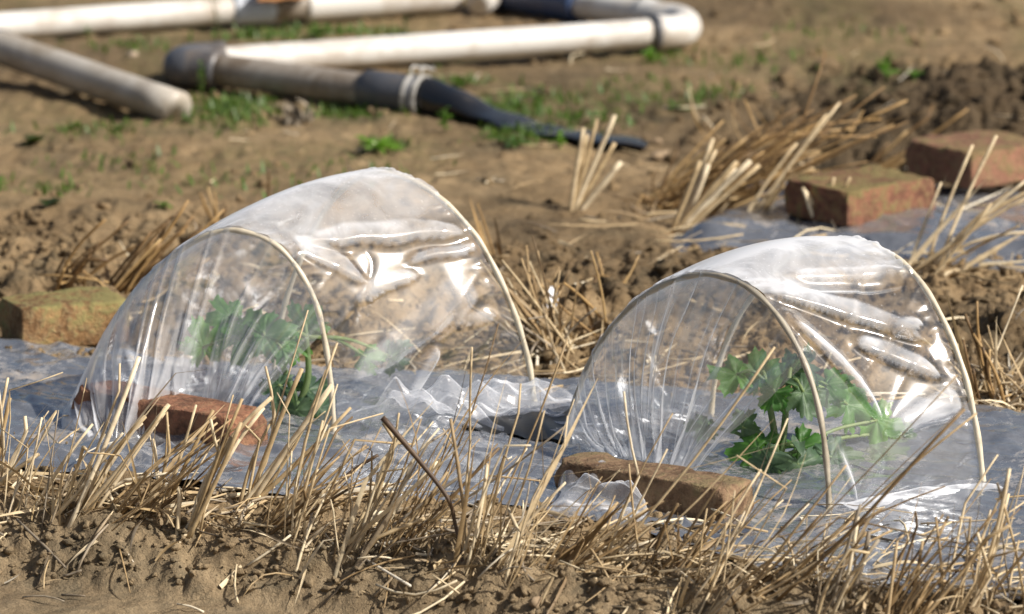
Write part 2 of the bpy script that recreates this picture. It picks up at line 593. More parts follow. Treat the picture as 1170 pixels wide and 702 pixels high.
M_BBROWN = brick_material("brown_brick", (0.27, 0.175, 0.105), (0.14, 0.085, 0.05), 0.22, (0.13, 0.12, 0.05), (0.30, 0.215, 0.125))
M_BRED = brick_material("mossy_red_brick", (0.28, 0.125, 0.075), (0.16, 0.075, 0.048), 0.46, (0.17, 0.155, 0.06), (0.27, 0.19, 0.09))
M_BPLAIN = brick_material("red_brick", (0.30, 0.15, 0.095), (0.20, 0.10, 0.065), 0.35, (0.17, 0.15, 0.06), (0.27, 0.19, 0.10))
M_PVC = plain("white_pvc", (0.66, 0.635, 0.59), 0.5, (0.36, 0.28, 0.20), 15, 0.85, lo=0.46, hi=0.72)
M_PVCG = plain("grey_pvc", (0.47, 0.43, 0.37), 0.45, (0.24, 0.18, 0.11), 11, 0.75, lo=0.4, hi=0.65)
M_PVCD = plain("stained_shadow_grey_pvc", (0.36, 0.32, 0.27), 0.5, (0.15, 0.11, 0.07), 14, 0.85, lo=0.4, hi=0.6)  # stained grey pipe, also the shadow painted on the back pipe
M_DARKPVC = plain("dark_grey_pvc", (0.085, 0.088, 0.098), 0.42, (0.22, 0.17, 0.12), 16, 0.5)
M_BLUEPVC = plain("dark_blue_pvc", (0.035, 0.065, 0.15), 0.4, (0.14, 0.12, 0.10), 12, 0.4)
M_BLUEGREY = plain("blue_grey_pvc", (0.42, 0.46, 0.52), 0.42, (0.25, 0.2, 0.15), 12, 0.5)
M_RUBBER = plain("black_hose", (0.012, 0.013, 0.016), 0.24, (0.16, 0.13, 0.10), 20, 0.25)
M_WIRE = plain("pale_wire", (0.46, 0.44, 0.40), 0.4)
M_ROD = plain("cream_rod", (0.60, 0.53, 0.40), 0.42, (0.24, 0.18, 0.10), 30, 0.6)
M_ROD2 = plain("weathered_rod", (0.44, 0.39, 0.30), 0.45, (0.20, 0.16, 0.10), 30, 0.7)
M_ORANGE = plain("orange_plank", (0.45, 0.20, 0.07), 0.7, (0.25, 0.14, 0.07), 20, 0.6)
M_SCRAP = plain("white_plastic", (0.78, 0.80, 0.82), 0.35)
M_STONE = plain("pale_clod", (0.40, 0.31, 0.22), 0.9, (0.26, 0.18, 0.11), 40, 0.7)
M_CLOD = plain("brown_clod", (0.30, 0.22, 0.14), 0.95, (0.17, 0.12, 0.07), 60, 0.7, spec=0.1)
M_DRY = straw_material("withered_leaf", [(0, (0.20, 0.16, 0.11)), (0.5, (0.33, 0.28, 0.21)), (1, (0.48, 0.42, 0.33))], 0.8)
M_TWIG = plain("dark_twig", (0.075, 0.045, 0.025), 0.6, (0.16, 0.10, 0.05), 40, 0.7)


def set_attr(o, name, vals):
    a = o.data.attributes.new(name, "FLOAT", "POINT")
    a.data.foreach_set("value", np.asarray(vals, dtype=np.float32).ravel())


def fast_grid(name, X, Y, Z, m, flip=False):
    n, k = X.shape
    idx = np.arange(n * k).reshape(n, k)
    q = np.stack([idx[:-1, :-1], idx[:-1, 1:], idx[1:, 1:], idx[1:, :-1]], axis=-1).reshape(-1, 4)
    if flip: q = q[:, ::-1].copy()
    me = bpy.data.meshes.new(name)
    me.vertices.add(n * k)
    me.vertices.foreach_set("co", np.stack([X, Y, Z], axis=-1).astype(np.float32).ravel())
    me.loops.add(q.size); me.loops.foreach_set("vertex_index", q.ravel().astype(np.int32))
    me.polygons.add(len(q)); me.polygons.foreach_set("loop_start", np.arange(0, q.size, 4, dtype=np.int32))
    me.polygons.foreach_set("use_smooth", np.ones(len(q), dtype=bool))
    me.update(calc_edges=True); me.validate()
    me.materials.append(m)
    o = bpy.data.objects.new(name, me); col.objects.link(o)
    return o


# ------------------------------------------------------------------ ground
def damp_shade_f(s, w):
    d = 0.85 * sstep(-0.34, -0.16, s) * sstep(1.50, 1.66, w + 0.1 * snoise(s * 3, w * 3, 61)) * (1 - sstep(2.25, 2.5, w - 0.1 * snoise(s * 4, w * 4, 62)))  # dark furrow soil: moisture plus shade put into the colour
    d = np.maximum(d, 0.55 * sstep(-0.75, -0.55, s) * (1 - sstep(-0.3, -0.15, s)) * sstep(1.55, 1.75, w) * (1 - sstep(2.0, 2.3, w)))
    d = np.maximum(d, 0.55 * sstep(0.45, 0.75, vnoise(s * 4.5, w * 4.5, 63)) * sstep(0.32, 0.42, w) * (1 - sstep(0.9, 1.15, w)))
    for (cx, cy, rx, ry, aa) in ((605, 262, 60, 26, .8), (700, 292, 60, 20, .7), (560, 235, 40, 20, .5), (1150, 380, 60, 30, .5), (60, 265, 70, 18, .4)):  # dark spots: part moist soil, part painted shadow
        q = at_z(cx, cy); qs, qw = sw(q[0], q[1])
        d = np.maximum(d, aa * np.exp(-((s - qs) / (rx / 950)) ** 2 - ((w - qw) / (ry / 190)) ** 2))
    d = np.maximum(d, 0.45 * sstep(0.55, 0.85, vnoise(s * 3.1 + 9, w * 3.1, 64)) * sstep(1.1, 1.5, w))
    d = np.maximum(d, 0.25 * sstep(0.4, 0.8, vnoise(s * 6 + 9, w * 6, 65)) * (1 - sstep(-0.3, -0.22, w)))
    return d


def moss_f(X, Y):
    m = 0.42 * sstep(0.45, 0.75, vnoise(X * 6, Y * 2.5, 91)) * sstep(6.4, 6.9, Y)
    for px, py, rx, ry, a in ((260, 128, 60, 22, 1.0), (420, 128, 70, 16, .8), (600, 122, 70, 26, .9), (615, 155, 60, 14, 1.0), (330, 40, 80, 14, .8), (440, 168, 40, 8, 1.0),
                              (110, 140, 90, 18, .6), (490, 60, 90, 20, .5), (720, 110, 90, 22, .6), (540, 92, 60, 10, .6), (230, 200, 90, 20, .35), (60, 200, 70, 18, .4),
                              (800, 65, 60, 16, .4), (100, 38, 60, 8, .5), (690, 60, 60, 12, .6)):
        p = at_z(px, py); sx = rx / FPX * p[1]; sy = ry / FPX * p[1] / 0.17
        m = np.maximum(m, a * np.exp(-((X - p[0]) / sx) ** 2 - ((Y - p[1]) / sy) ** 2))
    return m


ground = fast_grid("ground", GX, GY, H, M_SOIL)
set_attr(ground, "damp_shade", damp_shade_f(S, W))
set_attr(ground, "moss", moss_f(GX, GY))
set_attr(ground, "grey", 1 - sstep(-0.40, -0.30, W))
tag(ground, "sandy brown field soil with clods and furrows", "ground", kind="structure")

# loose clods of soil
mb = MB()
ico = bmesh.new(); bmesh.ops.create_icosphere(ico, subdivisions=2, radius=1.0)
IV = np.array([v.co[:] for v in ico.verts]); IF = [tuple(v.index for v in f.verts) for f in ico.faces]; ico.free()
cl_d = []; cl_g = []
ico = bmesh.new(); bmesh.ops.create_icosphere(ico, subdivisions=1, radius=1.0)
IV1 = np.array([v.co[:] for v in ico.verts]); IF1 = [tuple(v.index for v in f.verts) for f in ico.faces]; ico.free()


def lump(p, r, seed):
    k = RNG.uniform(0.6, 1.4, 3); k[2] *= 0.8
    small = r < 0.0028
    V = (IV1 if small else IV) * k
    n = 0.85 + 0.42 * snoise(V[:, 0] * 1.7 + V[:, 2] * 1.1 + seed, V[:, 1] * 1.7 - V[:, 2] * 1.3 + seed * 0.37, seed) + 0.42 * snoise(V[:, 0] * 4 + V[:, 2] * 3, V[:, 1] * 4 + V[:, 2] * 2.3 + seed, seed + 3)
    V = V * n[:, None]
    a = RNG.uniform(0, 6.28); ca, sa = math.cos(a), math.sin(a)
    V = np.stack([V[:, 0] * ca - V[:, 1] * sa, V[:, 0] * sa + V[:, 1] * ca, V[:, 2]], axis=1) * r
    mb.add(V + p, IF1 if small else IF)
    s, w = sw(p[0], p[1])
    cl_d.extend([float(damp_shade_f(np.array(s), np.array(w)))] * len(V)); cl_g.extend([float(1 - sstep(-0.40, -0.30, w))] * len(V))


def scatter(n, smin, smax, wmin, wmax, rmin, rmax, power=3):
    for _ in range(n):
        s = RNG.uniform(smin, smax); w = RNG.uniform(wmin, wmax)
        x, y = sw2xy(s, w)
        if abs(x) > 0.9 or y < 4.3 or y > 9 or float(film_mask(np.array(s), np.array(w))) > 0.2 or w < float(bankw(s)) - 0.062: continue
        r = rmin + (rmax - rmin) * RNG.random() ** power
        lump(np.array([x, y, ground_z(x, y) + r * 0.25]), r, int(RNG.integers(1, 900)))


scatter(6500, -0.72, 0.72, -0.57, -0.38, 0.0009, 0.0060, 4.2)
scatter(2500, -0.72, 0.72, -0.40, -0.27, 0.0010, 0.0050, 3)
scatter(7500, -0.95, 0.75, 0.29, 1.0, 0.0013, 0.0085, 3.6)
scatter(60, -0.2, 0.4, 0.36, 0.8, 0.008, 0.016, 2)
scatter(420, -0.3, 1.0, 1.6, 2.5, 0.003, 0.018, 2.2)
scatter(1500, -1.2, 0.9, 1.0, 3.3, 0.0012, 0.010, 3.4)
def spill(n, smin, smax, edge, sd, rmin, rmax, sign):
    for _ in range(n):
        s = RNG.uniform(smin, smax); w = float(edge(np.array(s))) + sign * abs(RNG.normal(0, sd))
        x, y = sw2xy(s, w)
        if abs(x) > 0.8: continue
        r = rmin + (rmax - rmin) * RNG.random() ** 3
        lump(np.array([x, y, float(prof(np.array(s), np.array(w))) + 0.006 + r * 0.2]), r, int(RNG.integers(1, 900)))


spill(1500, -0.65, 0.65, film_front, 0.022, 0.0010, 0.0060, 1)
spill(700, -0.65, 0.65, film_back, 0.02, 0.0010, 0.0060, -1)
spill(500, -0.1, 0.8, film2_front, 0.05, 0.0012, 0.0080, 1)
spill(500, -0.6, 0.65, film_front, 0.16, 0.0008, 0.0022, 1)
clods = mb.build("soil_clods", M_SOIL, origin=(0, 0, 0))
set_attr(clods, "damp_shade", cl_d); set_attr(clods, "grey", cl_g); set_attr(clods, "moss", [0.0] * len(cl_d))
tag(clods, "loose crumbly clods of brown soil scattered over the furrows", "soil clods", kind="stuff")

# ------------------------------------------------------------------ mulch films
def mulch_height(s, w):
    z = prof(s, w) + 0.004
    # long creases mostly along the bed, plus cross puckers
    a = snoise(s * 3.0 + 0.6 * snoise(s * 2, w * 5, 70), w * 26, 71)
    z = z + 0.0085 * (1 - np.abs(a)) ** 3 * vnoise(s * 4, w * 4, 72)
    b = snoise(s * 38 + 3 * snoise(s * 5, w * 5, 73), w * 9 + 2 * snoise(s * 6, w * 6, 74), 75)
    z = z + 0.0035 * b * sstep(0.42, 0.75, vnoise(s * 5 + 3, w * 6, 76))
    c = snoise((s + w) * 22, (s - w) * 7, 77)
    z = z + 0.007 * (1 - np.abs(c)) ** 2 * vnoise(s * 7, w * 7, 78)
    z = z + 0.0045 * snoise(s * 4, w * 9, 79) + 0.0022 * snoise(s * 2.6 + 0.5 * snoise(s * 3, w * 6, 85), w * 48, 86) * vnoise(s * 5, w * 8, 87) + 0.0007 * snoise(s * 60 + 5 * snoise(s * 8, w * 8, 80), w * 40, 81)
    for th, fr, ph, am in ((1.45, 17, .3, .0032), (1.75, 11, .1, .0045), (1.2, 29, .7, .0018), (0.35, 13, .5, .003), (2.6, 15, .2, .003), (0.9, 24, .4, .0018)):
        q = (s * math.cos(th) + w * math.sin(th)) * fr + ph + 0.6 * snoise(s * 5, w * 5, int(fr) + 90)
        q = np.abs((q - np.floor(q)) * 2 - 1)
        z = z + am * q ** 3 * vnoise(s * 6 + fr, w * 6, int(fr) + 95)
    return z


MULCH1_S = np.arange(-1.25, 1.25, 0.0045)
u = np.linspace(0, 1, 170)
SS, UU = np.meshgrid(MULCH1_S, u, indexing="ij")
f0 = film_front(SS) - 0.012; f1 = film_back(SS) + 0.014
WW = f0 + (f1 - f0) * UU
ZZ = mulch_height(SS, WW)
XX, YY = sw2xy(SS, WW)
mulch = fast_grid("mulch_film", XX, YY, ZZ, M_MULCH, True)
tag(mulch, "silver grey plastic mulch film stretched over the bed beneath both clear tunnels", "mulch film")

s2 = np.arange(F2_S - 0.01, 1.2, 0.006); u = np.linspace(0, 1, 110)
SS, UU = np.meshgrid(s2, u, indexing="ij")
f0 = film2_front(SS) - 0.01; f1 = film2_back(SS) + 0.012
WW = f0 + (f1 - f0) * UU
ZZ = mulch_height(SS + 3, WW) - prof(SS + 3, WW) + prof(SS, WW) + 0.004 + 0.022 * (1 - np.abs(snoise(SS * 1.6, WW * 8, 82))) ** 4 * sstep(0.03, 0.2, UU) - 0.035 * (1 - sstep(F2_S, F2_S + 0.10, SS + 0.05 * snoise(WW * 11, SS * 3, 34))) - 0.022 * (1 - sstep(0, 0.07, UU + 0.03 * snoise(SS * 14, SS * 0, 35)))
XX, YY = sw2xy(SS, WW)
mulch2 = fast_grid("mulch_film", XX, YY, ZZ, M_MULCH, True)
tag(mulch2, "grey mulch film at upper right held down by two red bricks", "mulch film")

# black turned-up flap of the near film behind the right tunnel's brick
mb = MB()
P = np.zeros((30, 12, 3))
for i, t in enumerate(np.linspace(0, 1, 30)):
    px = 528 + 125 * t
    top = 487 - 20 * math.sin(min(1, t * 1.3) * math.pi / 2) ** 1.2 - 1
    bot = 489 + 17 * t ** 0.8
    for j, q in enumerate(np.linspace(0, 1, 12)):
        p = at_z(px, bot + (top - bot) * q, 0.013)
        p[2] += 0.004 * math.sin(q * math.pi) * math.sin(t * math.pi) + 0.002 * math.sin(t * 17 + q * 4)
        P[i, j] = p
mb.grid(P)
M_BLACKFILM = plain("black_film_underside", (0.006, 0.0065, 0.008), 0.3, (0.03, 0.03, 0.03), 30, 0.3, spec=0.2)
flap = mb.build("flap", M_BLACKFILM, mulch, origin=(0, 0, 0))
flap["label"] = "black underside flap of the film turned up"

# ------------------------------------------------------------------ clear tunnels
def hoop_curve(px_list, n=120):
    a = at_z(*px_list[0], 0.0); b = at_z(*px_list[-1], 0.0)
    nrm = np.cross(b - a, [0, 0, 1.0]); nrm /= np.linalg.norm(nrm)
    q = catmull(px_list, 160)
    pts = np.array([on_plane(x, y, a, nrm) for x, y in q])
    return catmull(pts[::6].tolist() + [pts[-1].tolist()], n)


def tunnel(label, near_px, far_px, rod_mats, panel, skirt, rodlow, seed, sagk, folds):
    nc = hoop_curve(near_px); fc = hoop_curve(far_px)
    base = (nc[0] + nc[-1] + fc[0] + fc[-1]) / 4
    base[2] = 0
    rt = root("plant_tunnel", base, label, "plastic tunnel", "clear plastic tunnels on the bed")
    for c, rm, rl in ((nc, rod_mats[0], rodlow[0]), (fc, rod_mats[1], rodlow[1])):
        mb = MB()
        if c is fc:        # the far rod lies over the film
            dc = c - np.array([(c[0, 0] + c[-1, 0]) / 2, (c[0, 1] + c[-1, 1]) / 2, 0.05])
            c = c + dc / np.linalg.norm(dc, axis=1)[:, None] * (0.0075 * sstep(0.5, 0.8, np.linspace(0, 1, len(c))))[:, None]
        pts = [c[0] - np.array([0, 0, 0.03])] + list(c) + [c[-1] - np.array([0, 0, rl])]
        rad = [0.0030 + 0.0004 * math.sin(i * 0.7) for i in range(len(pts))]
        mb.tube(pts, rad, 8)
        mb.build("hoop", rm, rt)
    nt_, ns_ = 230, 110
    T = np.linspace(0, 1, nt_); Sx = np.linspace(0, 1, ns_)
    tt = np.linspace(0, 1, len(nc))
    NCs = np.stack([np.interp(T, tt, nc[:, k]) for k in range(3)], 1)
    FCs = np.stack([np.interp(T, tt, fc[:, k]) for k in range(3)], 1)

    def offset(c):
        ctr = np.array([(c[0, 0] + c[-1, 0]) / 2, (c[0, 1] + c[-1, 1]) / 2, 0.05])
        d = c - ctr; d /= np.linalg.norm(d, axis=1)[:, None]
        return c + d * 0.0042, d
    NO, ND = offset(NCs); FO, FD = offset(FCs)
    P = NO[:, None, :] * (1 - Sx)[None, :, None] + FO[:, None, :] * Sx[None, :, None]
    D = ND[:, None, :] * (1 - Sx)[None, :, None] + FD[:, None, :] * Sx[None, :, None]
    D /= np.linalg.norm(D, axis=2)[:, :, None]
    TT, SX = np.meshgrid(T, Sx, indexing="ij")
    bell = 4 * SX * (1 - SX)
    # the film is drawn taut between the hoops and carries folds that run from the near shoulder to the far hoop
    disp = -sagk * bell * sstep(0.45, 0.75, TT) + 0.013 * bell * sstep(0.15, 0.3, TT) * (1 - sstep(0.48, 0.62, TT))
    low = sstep(0.50, 0.66, TT)
    lo = snoise(TT * 5 + SX * 1.6, SX * 1.0 + 3, seed)
    disp = disp + 0.0030 * lo * bell ** 0.7 * (0.3 + 0.7 * low)
    cr = snoise(TT * 13 + SX * 3.0, SX * 1.2 - 5, seed + 7)
    disp = disp + 0.0016 * (1 - np.abs(cr)) ** 8 * bell ** 0.5 * low
    # where a pixel of the photograph falls on the drawn film, as (t, s)
    v = P - CAM
    dep = v @ FWD
    sx_ = 585 + FPX * (v @ RIGHT) / dep; sy_ = 351 - FPX * (v @ UP) / dep
    def ts(px, py):
        k = np.argmin(((sx_ - px) ** 2 + (sy_ - py) ** 2 + np.where(TT < 0.33, 1e9, 0)).ravel())
        return TT.ravel()[k], SX.ravel()[k]
    painted_glare = np.zeros_like(TT)
    for (pa, pb, hh, wt, sharp, glare) in folds:
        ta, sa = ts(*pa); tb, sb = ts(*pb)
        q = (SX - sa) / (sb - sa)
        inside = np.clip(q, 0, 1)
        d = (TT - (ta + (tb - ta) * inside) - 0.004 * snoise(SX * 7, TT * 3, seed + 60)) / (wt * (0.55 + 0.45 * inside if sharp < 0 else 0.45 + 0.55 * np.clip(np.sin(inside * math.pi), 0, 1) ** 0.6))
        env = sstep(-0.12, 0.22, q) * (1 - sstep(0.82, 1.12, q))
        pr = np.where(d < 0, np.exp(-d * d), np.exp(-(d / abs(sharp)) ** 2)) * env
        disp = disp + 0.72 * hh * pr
        painted_glare = np.maximum(painted_glare, glare * sstep(0.40, 0.62, pr))
    puck = snoise(TT * 105 + 2 * snoise(TT * 20, SX * 4, seed + 6), SX * 5, seed + 3)
    disp = disp + 0.0012 * puck * sstep(0.80, 0.97, SX) + 0.0007 * snoise(TT * 170, SX * 9, seed + 4) * sstep(0.9, 1, SX)
    disp = disp + 0.0014 * snoise(TT * 90, SX * 6, seed + 5) * (1 - sstep(0.03, 0.15, SX))
    P = P + D * disp[:, :, None]
    P = P + D * (0.0012 * sstep(0.955, 0.985, SX) * (1 + 0.5 * puck))[:, :, None]     # folded double hem at the far hoop
    # skirts spreading on the bed
    def tri(x):
        return np.abs((x - np.floor(x)) * 2 - 1)

    def skirt_rows(edge, outd, width, amp, n=26, sd=0, taper=0.0):
        rows = []
        rs = np.random.default_rng(sd)
        dirs = [(rs.uniform(0, math.pi), rs.uniform(9, 40), rs.uniform(0, 1)) for _ in range(8)]
        for k in range(1, n + 1):
            q = k / n
            r = edge.copy()
            wd = width * (1 - taper * Sx) * (1 + 0.25 * snoise(Sx * 5, Sx * 0, sd + 3))
            r[:, :2] += outd[None, :] * (wd * q)[:, None]
            z = np.zeros_like(Sx)
            for i, (th, fr, ph) in enumerate(dirs):
                x = (r[:, 0] * math.cos(th) + r[:, 1] * math.sin(th)) * fr + ph + 0.2 * snoise(r[:, 0] * 14, r[:, 1] * 14, sd + i)
                z = z + tri(x) ** 1.3 * (14.0 / fr)
            z = z / 4.0
            env = math.sin(min(1, q * 2.2) * math.pi * 0.5) * (1 - 0.75 * q)
            r[:, 2] = edge[:, 2] * (1 - q) ** 2 + 0.009 + amp * z * env * (1 - taper * Sx * 0.8)
            rows.append(r)
        return rows
    outd = (nc[-1] - nc[0])[:2]; outd /= np.linalg.norm(outd)
    rr = skirt_rows(P[-1], outd, skirt[0], skirt[1], 44, seed + 20, skirt[3])
    rl_ = skirt_rows(P[0], -outd, 0.03, 0.008, 12, seed + 40)
    allP = np.concatenate([np.array(rl_[::-1]), P, np.array(rr)], axis=0)
    mb = MB(); mb.grid(allP)
    cover = mb.build("cover", M_FILM, rt)
    hz = np.full(allP.shape[:2], 0.026)
    hz[:len(rl_)] = 0.08; hz[len(rl_) + nt_:] = skirt[2]
    hz[:, :] += 0.04 * sstep(0.93, 0.985, Sx)[None, :]
    hz[len(rl_):len(rl_) + nt_] += 0.24 * (sstep(0.22, 0.34, T) * (1 - sstep(0.60, 0.66, T)))[:, None]  # top band whitened: film haze plus painted sky reflection
    hz[len(rl_):len(rl_) + nt_] += 0.03 * sstep(0.82, 0.97, T)[:, None]
    hz[len(rl_):len(rl_) + nt_] += 0.34 * painted_glare * (0.55 + 0.9 * vnoise(TT * 30, SX * 8, seed + 9))      # white streaks painted on the folds in place of sky reflections
    set_attr(cover, "haze_glare", hz)
    # closed front: film gathered from the near hoop down to the bed
    t1, g0, g1, fwd, bulge, lobe = panel
    n1, n2 = 260, 60
    Tn = np.linspace(0.0, t1, n1); Q = np.linspace(0, 1, n2)
    top = np.stack([np.interp(Tn, T, NO[:, k]) for k in range(3)], 1)
    fl, fr = nc[0], nc[-1]
    fwdv = np.cross(fr - fl, [0, 0, 1.0]); fwdv /= np.linalg.norm(fwdv)
    if fwdv[1] > 0: fwdv = -fwdv
    g = g0 + (g1 - g0) * (Tn / t1)
    bot = fl[None, :] * (1 - g)[:, None] + fr[None, :] * g[:, None] + fwdv[None, :] * fwd
    bot[:, 2] = 0.006
    bot[:, :2] += (fwdv * lobe)[None, :2] * (1 - sstep(0.45, 0.70, Tn / t1))[:, None]
    PP = top[:, None, :] * (1 - Q)[None, :, None] + bot[:, None, :] * Q[None, :, None]
    TN, QQ = np.meshgrid(Tn / t1, Q, indexing="ij")
    PP = PP + fwdv[None, None, :] * (bulge * np.sin(QQ * math.pi))[:, :, None]
    PP[:, :, 0] -= bulge * 0.9 * np.sin(QQ * math.pi) * (1 - TN) ** 2
    fold = snoise(TN * 26 + 0.8 * snoise(TN * 6, QQ * 2, seed + 50), QQ * 0.9 + 4, seed + 51)
    fold = (1 - np.abs(fold)) ** 2.5
    fold2 = snoise(TN * 60, QQ * 1.6, seed + 52)
    PP = PP + fwdv[None, None, :] * (0.009 * fold * (0.25 + QQ) + 0.0018 * fold2 * (0.3 + QQ) + 0.006 * snoise(TN * 4, QQ * 3, seed + 53) * np.sin(QQ * math.pi))[:, :, None]
    PP[:, :, 0] += 0.004 * snoise(TN * 20, QQ * 3, seed + 54) * QQ
    crump = sstep(0.55, 1.0, QQ) * sstep(0.35, 0.0, TN)
    PP = PP + fwdv[None, None, :] * (crump * 0.014 * snoise(TN * 30, QQ * 9, seed + 55))[:, :, None]
    PP[:, :, 2] += crump * 0.006 * snoise(TN * 24 + 7, QQ * 11, seed + 56)
    mb = MB(); mb.grid(PP)
    endp = mb.build("end_panel", M_FILM, rt)
    set_attr(endp, "haze_glare", 0.12 + 0.22 * fold * (0.2 + QQ) + 0.05 * QQ)
    return rt, nc, fc


near1 = [(95, 472), (99, 440), (113, 400), (140, 355), (174, 314), (210, 284), (252, 264), (290, 268), (321, 285), (345, 315), (362, 350), (373, 400), (379, 450), (382, 497)]
far1 = [(312, 443), (316, 400), (325, 350), (342, 300), (365, 250), (395, 214), (430, 197), (470, 207), (505, 231), (540, 273), (565, 322), (585, 372), (598, 420), (605, 472)]
near2 = [(645, 512), (655, 465), (672, 420), (695, 380), (730, 343), (770, 321), (810, 314), (850, 326), (880, 351), (905, 386), (925, 430), (938, 480), (945, 535), (948, 588)]
far2 = [(812, 478), (818, 430), (835, 380), (862, 335), (895, 300), (932, 283), (975, 276), (1010, 288), (1040, 313), (1065, 352), (1085, 397), (1100, 442), (1112, 502), (1119, 562)]
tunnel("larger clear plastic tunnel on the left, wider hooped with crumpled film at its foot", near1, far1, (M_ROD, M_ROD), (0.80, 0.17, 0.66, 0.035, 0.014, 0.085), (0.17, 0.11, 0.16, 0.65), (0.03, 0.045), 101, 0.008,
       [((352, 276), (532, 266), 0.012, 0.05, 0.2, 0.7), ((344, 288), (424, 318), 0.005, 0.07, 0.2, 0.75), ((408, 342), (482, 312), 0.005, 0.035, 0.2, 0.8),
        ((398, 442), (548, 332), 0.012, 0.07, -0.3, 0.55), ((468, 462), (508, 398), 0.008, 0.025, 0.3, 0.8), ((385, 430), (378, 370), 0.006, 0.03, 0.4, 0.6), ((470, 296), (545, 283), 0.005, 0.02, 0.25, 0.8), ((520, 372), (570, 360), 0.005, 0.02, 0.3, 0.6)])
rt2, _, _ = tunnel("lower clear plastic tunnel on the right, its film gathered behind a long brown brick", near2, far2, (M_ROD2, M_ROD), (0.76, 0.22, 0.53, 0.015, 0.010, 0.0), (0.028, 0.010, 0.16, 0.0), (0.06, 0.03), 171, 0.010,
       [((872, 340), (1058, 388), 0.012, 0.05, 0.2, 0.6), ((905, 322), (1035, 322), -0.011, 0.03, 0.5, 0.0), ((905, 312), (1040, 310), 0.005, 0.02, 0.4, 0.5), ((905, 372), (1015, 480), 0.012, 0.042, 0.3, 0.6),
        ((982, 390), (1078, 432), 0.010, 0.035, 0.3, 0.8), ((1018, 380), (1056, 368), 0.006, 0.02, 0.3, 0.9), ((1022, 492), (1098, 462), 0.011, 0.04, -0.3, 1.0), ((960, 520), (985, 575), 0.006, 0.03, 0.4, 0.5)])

# loose end of the right tunnel's film sticking out in front of its brick
mb = MB()
P = np.zeros((46, 30, 3))
rs = np.random.default_rng(5)
dirs = [(rs.uniform(0, math.pi), rs.uniform(16, 40), rs.uniform(0, 1)) for _ in range(6)]
for i, a in enumerate(np.linspace(0, 1, 46)):
    for j, b in enumerate(np.linspace(0, 1, 30)):
        p = at_z(632 + 100 * a + 8 * math.sin(b * 5), 560 + 18 * a + 34 * b + 5 * math.sin(a * 9), 0.004)
        z = sum((abs(((p[0] * math.cos(t) + p[1] * math.sin(t)) * f + h) % 1 * 2 - 1)) ** 1.3 * 16 / f for t, f, h in dirs) / 4
        p[2] += 0.006 + 0.055 * z * math.sin(math.pi * min(1, max(0, a))) ** 0.5 * (1 - b) ** 0.6
        P[i, j] = p
mb.grid(P)
ft = mb.build("film_tail", M_FILM, rt2); set_attr(ft, "haze_glare", np.full(P.shape[:2], 0.10))

# ------------------------------------------------------------------ bricks
def brick(label, p_corner, ang, lx, ly, lz, m, tilt=0.0, seed=1, name="brick", z0=None):
    """p_corner: ground point of the corner between the two seen faces; the long edge leaves it at ang, the short edge at ang+90"""
    bm = bmesh.new()
    bmesh.ops.create_cube(bm, size=1.0)
    for v in bm.verts: v.co = Vector((v.co.x * lx, v.co.y * ly, v.co.z * lz))
    bmesh.ops.bevel(bm, geom=list(bm.edges), offset=0.0022, segments=2, affect="EDGES", profile=0.6)
    for _ in range(4):
        long = [e for e in bm.edges if e.calc_length() > 0.012]
        if not long: break
        bmesh.ops.subdivide_edges(bm, edges=long, cuts=1, use_grid_fill=True)
    bmesh.ops.triangulate(bm, faces=bm.faces[:])
    rs = np.random.default_rng(seed)
    chips = [(np.array([sx * lx / 2, sy * ly / 2, sz * lz / 2]), rs.uniform(0.005, 0.017)) for sx in (-1, 1) for sy in (-1, 1) for sz in (-1, 1)]
    chips += [(np.array([rs.uniform(-lx / 2, lx / 2), rs.choice([-1, 1]) * ly / 2, lz / 2]), rs.uniform(0.004, 0.011)) for _ in range(10)]
    for v in bm.verts:
        p = np.array(v.co[:])
        nrm = np.array(v.normal[:]) if v.normal.length > 0 else np.zeros(3)
        d = 0.0016 * float(snoise(p[0] * 45 + p[2] * 31 + seed, p[1] * 45 - p[2] * 27, seed)) + 0.001 * float(snoise(p[0] * 140 + p[2] * 90, p[1] * 140 + seed + p[2] * 70, seed + 5))
        p = p + nrm * d
        for c, r in chips:
            q = p - c; dd = np.linalg.norm(q)
            if dd < r: p = p - c / (np.linalg.norm(c) + 1e-9) * (r - dd) * 0.55
        v.co = Vector(p)
    me = bpy.data.meshes.new(name); bm.to_mesh(me); bm.free()
    me.polygons.foreach_set("use_smooth", [True] * len(me.polygons))
    me.materials.append(m)
    o = bpy.data.objects.new(name, me); col.objects.link(o)
    d1 = np.array([math.cos(ang), math.sin(ang)]); d2 = np.array([-d1[1], d1[0]])
    c = np.array(p_corner[:2]) + d1 * lx / 2 + d2 * ly / 2
    z = (p_corner[2] if z0 is None else z0) + lz / 2 - 0.003
    o.location = (c[0], c[1], z)
    o.rotation_euler = (0, tilt, ang)
    return tag(o, label, "brick", "weathered bricks holding down the films")


def ang_of(a, b):
    return math.atan2(b[1] - a[1], b[0] - a[0])


# corner pixel = near bottom corner; direction pixel = where the edge goes
def brick_px(label, corner, edge_to, ly, lz, m, seed, z=0.004, lx=None, side=1):
    a = at_z(*corner, z); b = at_z(*edge_to, z)
    ln = np.linalg.norm((b - a)[:2]) if lx is None else lx
    if side == 1:
        return brick(label, a, ang_of(a, b), ln, ly, lz, m, 0, seed)
    # mirrored: start from the far end so that the body lies on the other side
    th = ang_of(b, a)
    a2 = a + (b - a) / np.linalg.norm(b - a) * ln
    return brick(label, a2, th, ln, ly, lz, m, 0, seed)


